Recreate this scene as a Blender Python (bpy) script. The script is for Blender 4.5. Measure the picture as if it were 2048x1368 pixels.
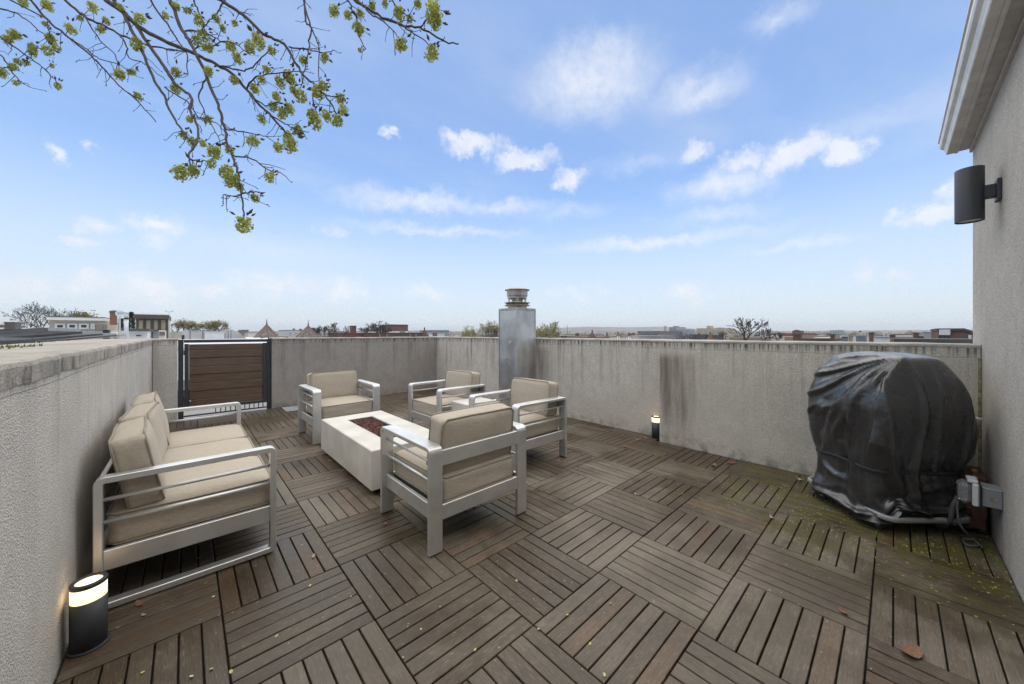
import bpy, bmesh, math, random
import numpy as np
from mathutils import Vector, Matrix, noise as mnoise

for o in list(bpy.data.objects):
    bpy.data.objects.remove(o, do_unlink=True)
scene = bpy.context.scene
COL = scene.collection
R = math.radians
random.seed(7)

# ---------------------------------------------------------------- camera (solved from the deck-tile grid: f = 706.2 px of 2048)
FPX, CAM_H, HOR = 706.206, 1.2788, 666.8
EBX, EBY = 0.734707, 0.678385        # world X axis (right, forward) seen from the camera
cam_data = bpy.data.cameras.new('camera')
cam_data.sensor_width = 36.0
cam_data.lens = 36.0 * FPX / 2048.0
cam_data.shift_y = -(684.0 - HOR) / 2048.0
cam_data.clip_start = 0.02
cam_data.clip_end = 20000.0
cam = bpy.data.objects.new('camera', cam_data)
cam.location = (0, 0, CAM_H)
cam.rotation_euler = (R(90), 0, -math.atan2(0.678385, 0.734707))
COL.objects.link(cam)
scene.camera = cam

def ray(px):
    s = (px - 1024) / FPX
    return (s * EBX + EBY, -s * EBY + EBX)
def atD(px, py, D):
    r = ray(px); return Vector((r[0] * D, r[1] * D, CAM_H - (py - HOR) * D / FPX))
def atX(px, py, X): return atD(px, py, X / ray(px)[0])
def atY(px, py, Y): return atD(px, py, Y / ray(px)[1])
def onZ(px, py, z): return atD(px, py, FPX * (CAM_H - z) / (py - HOR))

# ---------------------------------------------------------------- node helpers
def put(t, sock, v):
    if isinstance(v, bpy.types.NodeSocket):
        t.links.new(v, sock)
    elif v is not None:
        if isinstance(v, (tuple, list)) and len(v) == 3 and sock.type == 'RGBA':
            v = (*v, 1.0)
        sock.default_value = v
def mk(t, typ, ins=None, **props):
    n = t.nodes.new(typ)
    for k, v in props.items(): setattr(n, k, v)
    for k, v in (ins or {}).items(): put(t, n.inputs[k], v)
    return n
def mth(t, op, a, b=None, c=None, clamp=False):
    n = mk(t, 'ShaderNodeMath', operation=op, use_clamp=clamp)
    put(t, n.inputs[0], a); put(t, n.inputs[1], b)
    if c is not None: put(t, n.inputs[2], c)
    return n.outputs[0]
def vm(t, op, a, b=None, out=0):
    n = mk(t, 'ShaderNodeVectorMath', operation=op)
    put(t, n.inputs[0], a)
    if b is not None: put(t, n.inputs['Scale' if op == 'SCALE' else 1], b)
    return n.outputs[out]
def mixc(t, fac, a, b, blend='MIX'):
    n = mk(t, 'ShaderNodeMix', data_type='RGBA', blend_type=blend)
    put(t, n.inputs[0], fac); put(t, n.inputs[6], a); put(t, n.inputs[7], b)
    return n.outputs[2]
def sstep(t, x, lo, hi, a=0.0, b=1.0, kind='SMOOTHSTEP'):
    n = mk(t, 'ShaderNodeMapRange', interpolation_type=kind)
    for k, v in zip((0, 1, 2, 3, 4), (x, lo, hi, a, b)): put(t, n.inputs[k], v)
    return n.outputs[0]
def nz(t, vec, scale, detail=3.0, rough=0.55, out='Fac'):
    n = mk(t, 'ShaderNodeTexNoise', {'Vector': vec, 'Scale': scale, 'Detail': detail, 'Roughness': rough})
    return n.outputs[out]
def xyz(t, x, y, z):
    n = mk(t, 'ShaderNodeCombineXYZ', {0: x, 1: y, 2: z}); return n.outputs[0]
def sep(t, v):
    n = mk(t, 'ShaderNodeSeparateXYZ', {0: v}); return n.outputs

# ---------------------------------------------------------------- world: Nishita sky with thin and heaped cloud
SUN_EL, SUN_AZ = 85.0, 50.0          # sun azimuth measured from +X towards +Y
world = bpy.data.worlds.new('World'); scene.world = world
world.use_nodes = True
world.cycles.sampling_method = 'MANUAL'; world.cycles.sample_map_resolution = 512
wt = world.node_tree; wt.nodes.clear()
sky = mk(wt, 'ShaderNodeTexSky', sky_type='NISHITA', sun_disc=False, sun_elevation=R(SUN_EL),
         sun_rotation=R(90 - SUN_AZ), altitude=50.0, air_density=1.0, dust_density=0.2, ozone_density=1.5)
wdir = vm(wt, 'NORMALIZE', mk(wt, 'ShaderNodeTexCoord').outputs['Generated'])
warp = nz(wt, wdir, 13.0, 7.0, 0.68, 'Color')
wdir2 = vm(wt, 'ADD', wdir, vm(wt, 'SCALE', vm(wt, 'SUBTRACT', warp, (0.5, 0.5, 0.5)), 0.095))
ws2 = sep(wt, wdir2)
azel = xyz(wt, mth(wt, 'ARCTAN2', ws2[1], ws2[0]), mth(wt, 'ARCSINE', ws2[2]), 0.0)     # azimuth, elevation
def blobs(lst):
    acc = None
    for (px, py, hw, hh, amp) in lst:
        hw, hh = hw * 1.25, hh * 1.2
        s, v = (px - 1024) / FPX, (HOR - py) / FPX
        d = Vector((s * EBX + EBY, -s * EBY + EBX, v)); d.normalize()
        az, el = math.atan2(d.y, d.x), math.asin(d.z)
        ka, ke = FPX * (1 + s * s) / hw, FPX * math.sqrt(1 + s * s) / hh / math.cos(el) ** 2
        n = mk(wt, 'ShaderNodeVectorMath', operation='MULTIPLY_ADD')
        put(wt, n.inputs[0], azel); n.inputs[1].default_value = (ka, ke, 0); n.inputs[2].default_value = (-az * ka, -el * ke, 0)
        m = mth(wt, 'MULTIPLY_ADD', vm(wt, 'LENGTH', n.outputs[0], out=1), -amp, amp)
        acc = m if acc is None else mth(wt, 'MAXIMUM', acc, m)
    return mth(wt, 'MAXIMUM', acc, 0.0)
heaps = blobs([(1600, 308, 85, 38, 1.3), (1690, 300, 60, 34, 1.3), (1490, 314, 60, 26, .9), (1395, 300, 42, 24, .8),
               (950, 290, 70, 26, 1.1), (1050, 318, 70, 28, 1.1), (905, 278, 35, 18, .8), (1135, 355, 40, 28, 1.0),
               (1880, 418, 80, 30, 1.2), (1790, 430, 26, 20, .8), (1735, 546, 30, 18, .8), (1812, 547, 34, 16, .8),
               (310, 450, 75, 26, .8), (200, 450, 52, 20, .8), (178, 482, 45, 17, .7), (310, 485, 45, 20, .6),
               (103, 300, 22, 26, .8), (182, 300, 22, 14, .7), (778, 264, 14, 14, .8), (660, 462, 40, 18, .5),
               (60, 575, 130, 36, .7), (180, 570, 80, 32, .7), (310, 580, 110, 46, .8), (425, 578, 46, 26, .7),
               (560, 568, 110, 34, .7), (680, 578, 90, 34, .6), (845, 582, 70, 18, .6), (1150, 582, 80, 18, .5),
               (1375, 590, 60, 24, .6), (1890, 380, 40, 26, .6)])
wisps = blobs([(1180, 160, 150, 100, 1.0), (1400, 180, 110, 55, .8), (1560, 30, 90, 45, .6), (1720, 250, 260, 40, .4),
               (830, 405, 170, 30, 1.0), (1000, 412, 150, 20, .7), (1450, 370, 130, 42, 1.0), (1440, 430, 130, 22, .6),
               (1300, 485, 260, 18, .8), (880, 462, 220, 15, .7), (1600, 490, 160, 16, .6), (1280, 330, 160, 26, .4),
               (1140, 420, 110, 24, .5), (560, 500, 300, 40, .4)])
fine = nz(wt, wdir, 30.0, 8.0, 0.66)
heap_d = sstep(wt, mth(wt, 'ADD', heaps, mth(wt, 'MULTIPLY', mth(wt, 'SUBTRACT', fine, 0.5), 1.35)), 0.0, 0.85)
heap_d = mth(wt, 'MULTIPLY', heap_d, sstep(wt, heaps, 0.0, 0.22))
wsep = sep(wt, wdir)
zc = mth(wt, 'MAXIMUM', wsep[2], 0.03)
plane = xyz(wt, mth(wt, 'DIVIDE', wsep[0], zc), mth(wt, 'DIVIDE', wsep[1], zc), 0.0)
streak = nz(wt, vm(wt, 'MULTIPLY', plane, (0.55, 1.0, 1.0)), 1.1, 6.0, 0.6)
thin = mth(wt, 'MULTIPLY_ADD', sstep(wt, streak, 0.38, 0.85), 0.36, 0.12)
soft = mth(wt, 'MULTIPLY', sstep(wt, wisps, 0.0, 0.95), sstep(wt, fine, 0.15, 0.7, 0.34, 0.78))
low = sstep(wt, wsep[2], 0.0, 0.47, 0.86, 0.0)
veil = mth(wt, 'MAXIMUM', thin, low)
WHITE = 6.5
skyc = mixc(wt, 1.0, sky.outputs[0], (0.93, 1.09, 1.24), 'MULTIPLY')
veiled = mixc(wt, veil, skyc, (4.6, 5.0, 5.55))
veiled = mixc(wt, soft, veiled, (5.7, 5.85, 6.15))
lit = nz(wt, vm(wt, 'ADD', wdir, (0.0, 0.0, -0.012)), 26.0, 5.0, 0.6)
heapc = mixc(wt, sstep(wt, lit, 0.3, 0.68), (WHITE * 0.94, WHITE * 0.94, WHITE * 0.98), (WHITE * 0.80, WHITE * 0.83, WHITE * 0.93))
full = mixc(wt, mth(wt, 'MULTIPLY', heap_d, 0.78), veiled, heapc)
bg = mk(wt, 'ShaderNodeBackground', {'Color': full, 'Strength': 0.066})
wo = mk(wt, 'ShaderNodeOutputWorld', {'Surface': bg.outputs[0]})

# ---------------------------------------------------------------- sun: veiled, very soft
sun_data = bpy.data.lights.new('sun', 'SUN')
sun_data.energy = 1.5
sun_data.angle = R(120)
sun_data.color = (1.0, 0.885, 0.63)
sun = bpy.data.objects.new('sun', sun_data)
sd = Vector((math.cos(R(SUN_EL)) * math.cos(R(SUN_AZ)), math.cos(R(SUN_EL)) * math.sin(R(SUN_AZ)), math.sin(R(SUN_EL))))
sun.rotation_euler = sd.to_track_quat('Z', 'Y').to_euler()
sun.location = (0, 0, 30)
COL.objects.link(sun)

# ---------------------------------------------------------------- render
vs = scene.view_settings
vs.view_transform = 'Standard'; vs.look = 'None'; vs.exposure = 1.34; vs.gamma = 1.0; vs.use_curve_mapping = False
scene.render.engine = 'CYCLES'
cy = scene.cycles
cy.use_denoising = True; cy.denoising_prefilter = 'NONE'
try: cy.denoiser = 'OPENIMAGEDENOISE'
except Exception: pass
cy.max_bounces = 6; cy.diffuse_bounces = 3; cy.glossy_bounces = 3; cy.transmission_bounces = 6; cy.transparent_max_bounces = 8
cy.volume_bounces = 0
cy.caustics_reflective = False; cy.caustics_refractive = False
cy.sample_clamp_indirect = 6.0

# ---------------------------------------------------------------- mesh helpers
def link(name, me, mat, parent=None, smooth=False):
    if mat is not None and len(me.materials) == 0: me.materials.append(mat)
    if smooth: me.polygons.foreach_set('use_smooth', [True] * len(me.polygons))
    o = bpy.data.objects.new(name, me); COL.objects.link(o)
    if parent is not None: o.parent = parent
    return o
def tag(o, label=None, cat=None, group=None, kind=None):
    if label: o['label'] = label
    if cat: o['category'] = cat
    if group: o['group'] = group
    if kind: o['kind'] = kind
    return o
def empty(name, loc=(0, 0, 0), rz=0.0, label=None, cat=None, group=None, kind=None):
    o = bpy.data.objects.new(name, None); o.empty_display_size = 0.1
    o.location = loc; o.rotation_euler = (0, 0, rz); COL.objects.link(o)
    return tag(o, label, cat, group, kind)
def copy_tree(o, parent=None):
    c = o.copy(); COL.objects.link(c); c.parent = parent
    for ch in [x for x in bpy.data.objects if x.parent == o and x != c]:
        copy_tree(ch, c)
    return c

class MB:
    def __init__(s): s.v, s.f = [], []
    def add(s, vs_, fs):
        b = len(s.v); s.v += [tuple(p) for p in vs_]; s.f += [tuple(i + b for i in q) for q in fs]; return s
    def box(s, x0, x1, y0, y1, z0, z1, c=0.0, M=None):
        """box, chamfered by c"""
        if c <= 0:
            vs_ = [(x, y, z) for z in (z0, z1) for y in (y0, y1) for x in (x0, x1)]
            fs = [(0, 2, 3, 1), (4, 5, 7, 6), (0, 1, 5, 4), (2, 6, 7, 3), (0, 4, 6, 2), (1, 3, 7, 5)]
        else:
            vs_, idx = [], {}
            for i, x in enumerate((x0, x1)):
                for j, y in enumerate((y0, y1)):
                    for k, z in enumerate((z0, z1)):
                        sx, sy, sz = (1 - 2 * i) * c, (1 - 2 * j) * c, (1 - 2 * k) * c
                        for a, p in enumerate(((x, y + sy, z + sz), (x + sx, y, z + sz), (x + sx, y + sy, z))):
                            idx[i, j, k, a] = len(vs_); vs_.append(p)
            fs = []
            g = lambda i, j, k, a: idx[i, j, k, a]
            for i in (0, 1):
                q = [g(i, 0, 0, 0), g(i, 1, 0, 0), g(i, 1, 1, 0), g(i, 0, 1, 0)]; fs.append(q if i else q[::-1])
                q = [g(0, i, 0, 1), g(0, i, 1, 1), g(1, i, 1, 1), g(1, i, 0, 1)]; fs.append(q if i else q[::-1])
                q = [g(0, 0, i, 2), g(1, 0, i, 2), g(1, 1, i, 2), g(0, 1, i, 2)]; fs.append(q if i else q[::-1])
            for i in (0, 1):
                for j in (0, 1):
                    q = [g(i, j, 0, 0), g(i, j, 1, 0), g(i, j, 1, 1), g(i, j, 0, 1)]; fs.append(q if (i ^ j) else q[::-1])
                    q = [g(i, 0, j, 0), g(i, 1, j, 0), g(i, 1, j, 2), g(i, 0, j, 2)]; fs.append(q if not (i ^ j) else q[::-1])
                    q = [g(0, i, j, 1), g(1, i, j, 1), g(1, i, j, 2), g(0, i, j, 2)]; fs.append(q if (i ^ j) else q[::-1])
                    for k in (0, 1):
                        q = [g(i, j, k, 0), g(i, j, k, 1), g(i, j, k, 2)]; fs.append(q if (i + j + k) % 2 else q[::-1])
        if M is not None: vs_ = [M @ Vector(p) for p in vs_]
        return s.add(vs_, fs)
    def tube(s, pts, rad, n=8, caps=True):
        pts = [Vector(p) for p in pts]; m = len(pts)
        if not hasattr(rad, '__len__'): rad = [rad] * m
        t0 = (pts[1] - pts[0]).normalized()
        ref = Vector((0, 0, 1)) if abs(t0.z) < 0.9 else Vector((1, 0, 0))
        nrm = t0.cross(ref).normalized(); vs_, fs = [], []
        for i, p in enumerate(pts):
            t = (pts[min(i + 1, m - 1)] - pts[max(i - 1, 0)]).normalized()
            nrm = (nrm - t * nrm.dot(t))
            nrm = nrm.normalized() if nrm.length > 1e-6 else t.orthogonal().normalized()
            b = t.cross(nrm)
            for k in range(n):
                a = 2 * math.pi * k / n
                vs_.append(p + (nrm * math.cos(a) + b * math.sin(a)) * rad[i])
        for i in range(m - 1):
            for k in range(n):
                fs.append((i * n + k, i * n + (k + 1) % n, (i + 1) * n + (k + 1) % n, (i + 1) * n + k))
        if caps:
            fs.append(tuple(range(n))[::-1]); fs.append(tuple((m - 1) * n + k for k in range(n)))
        return s.add(vs_, fs)
    def lathe(s, prof, n=24, c=(0, 0, 0), close=True):
        """prof: (radius, z) from bottom to top"""
        vs_, fs = [], []
        for r, z in prof:
            for k in range(n):
                a = 2 * math.pi * k / n
                vs_.append((c[0] + r * math.cos(a), c[1] + r * math.sin(a), c[2] + z))
        for i in range(len(prof) - 1):
            for k in range(n):
                fs.append((i * n + k, i * n + (k + 1) % n, (i + 1) * n + (k + 1) % n, (i + 1) * n + k))
        if close:
            fs.append(tuple(range(n))[::-1]); fs.append(tuple((len(prof) - 1) * n + k for k in range(n)))
        return s.add(vs_, fs)
    def sweep(s, path, sec, closed=False, binormal=(1, 0, 0)):
        """path: planar points; sec: (along in-plane normal, along binormal) polygon"""
        path = [Vector(p) for p in path]; B = Vector(binormal); m, k = len(path), len(sec); vs_, fs = [], []
        for i, p in enumerate(path):
            a = path[i - 1] if (i > 0 or closed) else p
            b = path[(i + 1) % m] if (i < m - 1 or closed) else p
            d1 = (p - a).normalized() if (p - a).length > 1e-9 else None
            d2 = (b - p).normalized() if (b - p).length > 1e-9 else None
            d1 = d1 or d2; d2 = d2 or d1
            t = (d1 + d2).normalized(); n = t.cross(B).normalized()
            sc = 1.0 / max(0.5, t.dot(d1))
            for (u, w) in sec: vs_.append(p + n * u * sc + B * w)
        for i in range(m if closed else m - 1):
            for j in range(k):
                a, b = i * k + j, i * k + (j + 1) % k
                c, d = ((i + 1) % m) * k + (j + 1) % k, ((i + 1) % m) * k + j
                fs.append((a, b, c, d))
        if not closed:
            fs.append(tuple(range(k))[::-1]); fs.append(tuple((m - 1) * k + j for j in range(k)))
        return s.add(vs_, fs)
    def extrude(s, prof, axis, a0, a1, n=1, jit=0.0, seed=0.0, jf=3.0):
        """2-D profile (p, z) extruded along axis 'X' or 'Y' in n steps, vertices roughened by noise"""
        k = len(prof); vs_, fs = [], []
        for i in range(n + 1):
            a = a0 + (a1 - a0) * i / n
            for j, (p, z) in enumerate(prof):
                q = Vector((a, p, z)) if axis == 'X' else Vector((p, a, z))
                if jit:
                    w = mnoise.noise_vector(Vector((a * jf + seed, p * 4 + seed, z * 4))) * jit
                    if axis == 'X': w.x = 0
                    else: w.y = 0
                    q += w
                vs_.append(q)
        for i in range(n):
            for j in range(k):
                q = (i * k + j, i * k + (j + 1) % k, (i + 1) * k + (j + 1) % k, (i + 1) * k + j)
                fs.append(q)
        fs.append(tuple(range(k))[::-1]); fs.append(tuple(n * k + j for j in range(k)))
        return s.add(vs_, fs)
    def mesh(s, name='m', fix=True):
        me = bpy.data.meshes.new(name); me.from_pydata(s.v, [], s.f)
        if fix:
            bm = bmesh.new(); bm.from_mesh(me); bmesh.ops.recalc_face_normals(bm, faces=bm.faces); bm.to_mesh(me); bm.free()
        me.update(); return me
    def build(s, name, mat, parent=None, smooth=False, fix=True):
        return link(name, s.mesh(name, fix), mat, parent, smooth)
def box_obj(name, mat, parent, x0, x1, y0, y1, z0, z1, c=0.0, M=None):
    return MB().box(x0, x1, y0, y1, z0, z1, c, M).build(name, mat, parent)
HAZE = 0.00028
# ================================================================ materials
MATS = {}
def newmat(name):
    m = bpy.data.materials.new(name); m.use_nodes = True
    t = m.node_tree; t.nodes.clear()
    out = mk(t, 'ShaderNodeOutputMaterial'); b = mk(t, 'ShaderNodeBsdfPrincipled')
    t.links.new(b.outputs[0], out.inputs[0])
    MATS[name] = m
    return m, t, b
def wpos(t): return mk(t, 'ShaderNodeNewGeometry').outputs['Position']
def opos(t): return mk(t, 'ShaderNodeTexCoord').outputs['Object']
def bump(t, b, h, strength=0.3, dist=0.01):
    n = mk(t, 'ShaderNodeBump', {'Strength': strength, 'Distance': dist, 'Height': h})
    t.links.new(n.outputs[0], b.inputs['Normal'])
def simple(name, col, rough=0.6, metal=0.0, var=0.12, scale=6.0, bs=0.0, bscale=60.0, spec=None, obj=True):
    m, t, b = newmat(name)
    p = opos(t) if obj else wpos(t)
    n = nz(t, p, scale, 4.0)
    c = mixc(t, sstep(t, n, 0.25, 0.75), tuple(x * (1 - var) for x in col), tuple(min(1, x * (1 + var)) for x in col))
    put(t, b.inputs['Base Color'], c)
    put(t, b.inputs['Roughness'], mth(t, 'ADD', mth(t, 'MULTIPLY', nz(t, p, scale * 2.3, 3.0), 0.16), rough - 0.08))
    b.inputs['Metallic'].default_value = metal
    if spec is not None: b.inputs['Specular IOR Level'].default_value = spec
    if bs: bump(t, b, nz(t, p, bscale, 3.0), bs, 0.004)
    return m

# ---- stucco: gritty render, vertical run-off stains below the coping, mildew at the foot
def stucco(name, col, top=1.2, streak=0.5, foot=0.35, grime=0.5, patch=None):
    m, t, b = newmat(name)
    p = wpos(t); s = sep(t, p)
    grit = nz(t, p, 125.0, 3.0, 0.75)
    grit2 = mk(t, 'ShaderNodeTexVoronoi', {'Vector': p, 'Scale': 170.0}).outputs['Distance']
    big = nz(t, p, 1.3, 4.0, 0.6)
    base = mixc(t, sstep(t, big, 0.3, 0.7), tuple(x * 0.92 for x in col), tuple(x * 1.06 for x in col))
    base = mixc(t, sstep(t, nz(t, p, 7.0, 5.0, 0.6), 0.35, 0.7, 0.0, 0.28), base, tuple(x * 0.62 for x in col))
    base = mixc(t, sstep(t, grit, 0.36, 0.56, 0.62, 0.0), base, tuple(x * 0.40 for x in col))
    depth = mth(t, 'SUBTRACT', top, s[2])
    sv = xyz(t, mth(t, 'MULTIPLY', s[0], 9.0), mth(t, 'MULTIPLY', s[1], 9.0), mth(t, 'MULTIPLY', s[2], 0.55))
    run = nz(t, sv, 1.0, 5.0, 0.68)
    sv2 = xyz(t, mth(t, 'MULTIPLY', s[0], 34.0), mth(t, 'MULTIPLY', s[1], 34.0), mth(t, 'MULTIPLY', s[2], 0.8))
    run2 = nz(t, sv2, 1.0, 3.0, 0.6)
    reach = sstep(t, depth, 0.02, mth(t, 'ADD', 0.35, mth(t, 'MULTIPLY', nz(t, sv, 0.6, 2.0), 1.3)), 1.0, 0.0)
    rmask = mth(t, 'MULTIPLY', mth(t, 'ADD', sstep(t, run, 0.50, 0.74), mth(t, 'MULTIPLY', sstep(t, run2, 0.52, 0.78), 0.5)), reach)
    rmask = mth(t, 'MULTIPLY', rmask, streak, clamp=True)
    base = mixc(t, rmask, base, (col[0] * 0.36, col[1] * 0.35, col[2] * 0.335))
    # black mildew right under the coping edge
    edge = mth(t, 'MULTIPLY', sstep(t, mth(t, 'ABSOLUTE', mth(t, 'SUBTRACT', depth, 0.045)), 0.0, 0.07, 1.0, 0.0), sstep(t, run2, 0.40, 0.7))
    base = mixc(t, mth(t, 'MULTIPLY', edge, grime), base, (0.045, 0.043, 0.038))
    seam = sstep(t, mth(t, 'ABSOLUTE', mth(t, 'SUBTRACT', mth(t, 'ADD', depth, mth(t, 'MULTIPLY', mth(t, 'SUBTRACT', nz(t, p, 2.0, 3.0), 0.5), 0.02)), 0.098)), 0.0, 0.0035, 0.55, 0.0)
    base = mixc(t, mth(t, 'MULTIPLY', seam, sstep(t, nz(t, p, 4.0, 3.0), 0.3, 0.5)), base, (0.06, 0.056, 0.05))
    ft = mth(t, 'MULTIPLY', sstep(t, s[2], 0.0, 0.16, 1.0, 0.0), sstep(t, nz(t, p, 9.0, 4.0), 0.42, 0.66))
    base = mixc(t, mth(t, 'MULTIPLY', ft, foot), base, (0.07, 0.072, 0.05))
    if patch:   # a broad brown stain on one stretch of the wall
        y0, y1, z0, z1, pc, pa = patch
        jy = mth(t, 'ADD', s[1], mth(t, 'MULTIPLY', mth(t, 'SUBTRACT', nz(t, sv, 1.6, 3.0), 0.5), 0.34))
        pm = mth(t, 'MULTIPLY', sstep(t, jy, y0 - 0.05, y0 + 0.16), sstep(t, jy, y1 - 0.06, y1 + 0.04, 1.0, 0.0))
        pm = mth(t, 'MULTIPLY', pm, mth(t, 'MULTIPLY', sstep(t, s[2], z0, z0 + 0.5, 0.25, 1.0), sstep(t, s[2], z1 - 0.10, z1 + 0.02, 1.0, 0.0)))
        pm = mth(t, 'MULTIPLY', pm, mth(t, 'ADD', 0.45, mth(t, 'MULTIPLY', sstep(t, run, 0.35, 0.65), 0.55)))
        base = mixc(t, mth(t, 'MULTIPLY', pm, pa), base, pc)
    put(t, b.inputs['Base Color'], base)
    b.inputs['Roughness'].default_value = 0.93
    b.inputs['Specular IOR Level'].default_value = 0.2
    h = mth(t, 'ADD', mth(t, 'MULTIPLY', grit, 1.0), mth(t, 'MULTIPLY', grit2, 0.8))
    bump(t, b, h, 0.7, 0.006)
    return m
STUC = (0.74, 0.69, 0.63)
stucco('stucco_left', STUC, streak=0.42, grime=0.75, foot=0.2)
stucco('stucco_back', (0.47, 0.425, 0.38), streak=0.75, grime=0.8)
stucco('stucco_right', (0.76, 0.695, 0.605), streak=1.0, grime=0.95, patch=(3.72, 4.02, 0.25, 1.07, (0.17, 0.14, 0.125), 0.55))
stucco('stucco_step', (0.74, 0.68, 0.585), streak=0.62, grime=0.95, foot=0.5, patch=(1.50, 1.90, 0.0, 1.06, (0.22, 0.18, 0.14), 0.95))
stucco('stucco_house', (0.60, 0.56, 0.505), top=9.0, streak=0.0, grime=0.0, foot=0.15)
def coping_mat(name, stain, dirt):
    m, t, b = newmat(name)
    p = wpos(t); s = sep(t, p)
    col = (0.52, 0.48, 0.43)
    a = nz(t, p, 3.0, 5.0, 0.65); g = nz(t, p, 120.0, 2.0)
    c = mixc(t, sstep(t, a, 0.3, 0.7), tuple(x * dirt for x in col), tuple(x * 1.05 for x in col))
    c = mixc(t, sstep(t, g, 0.35, 0.65, 0.35, 0.0), c, tuple(x * 0.45 for x in col))
    sv = xyz(t, mth(t, 'MULTIPLY', s[0], 13.0), mth(t, 'MULTIPLY', s[1], 13.0), mth(t, 'MULTIPLY', s[2], 5.0))
    rn = nz(t, sv, 1.0, 4.0, 0.65)
    side = mth(t, 'MULTIPLY', sstep(t, s[2], 1.17, 1.195, 1.0, 0.12), sstep(t, nz(t, p, 2.4, 4.0), 0.32, 0.62, 0.25, 1.0))
    c = mixc(t, mth(t, 'MULTIPLY', sstep(t, rn, 0.42, 0.68, 0.0, stain), side), c, (0.06, 0.056, 0.05))
    li = nz(t, p, 14.0, 4.0, 0.7)
    c = mixc(t, mth(t, 'MULTIPLY', sstep(t, li, 0.55, 0.72), 0.45), c, (0.15, 0.135, 0.08))
    put(t, b.inputs['Base Color'], c); b.inputs['Roughness'].default_value = 0.95; b.inputs['Specular IOR Level'].default_value = 0.15
    bump(t, b, mth(t, 'ADD', g, mth(t, 'MULTIPLY', a, 2.0)), 0.6, 0.008)
coping_mat('coping', 0.8, 0.72); coping_mat('coping_clean', 0.45, 0.85)

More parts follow.
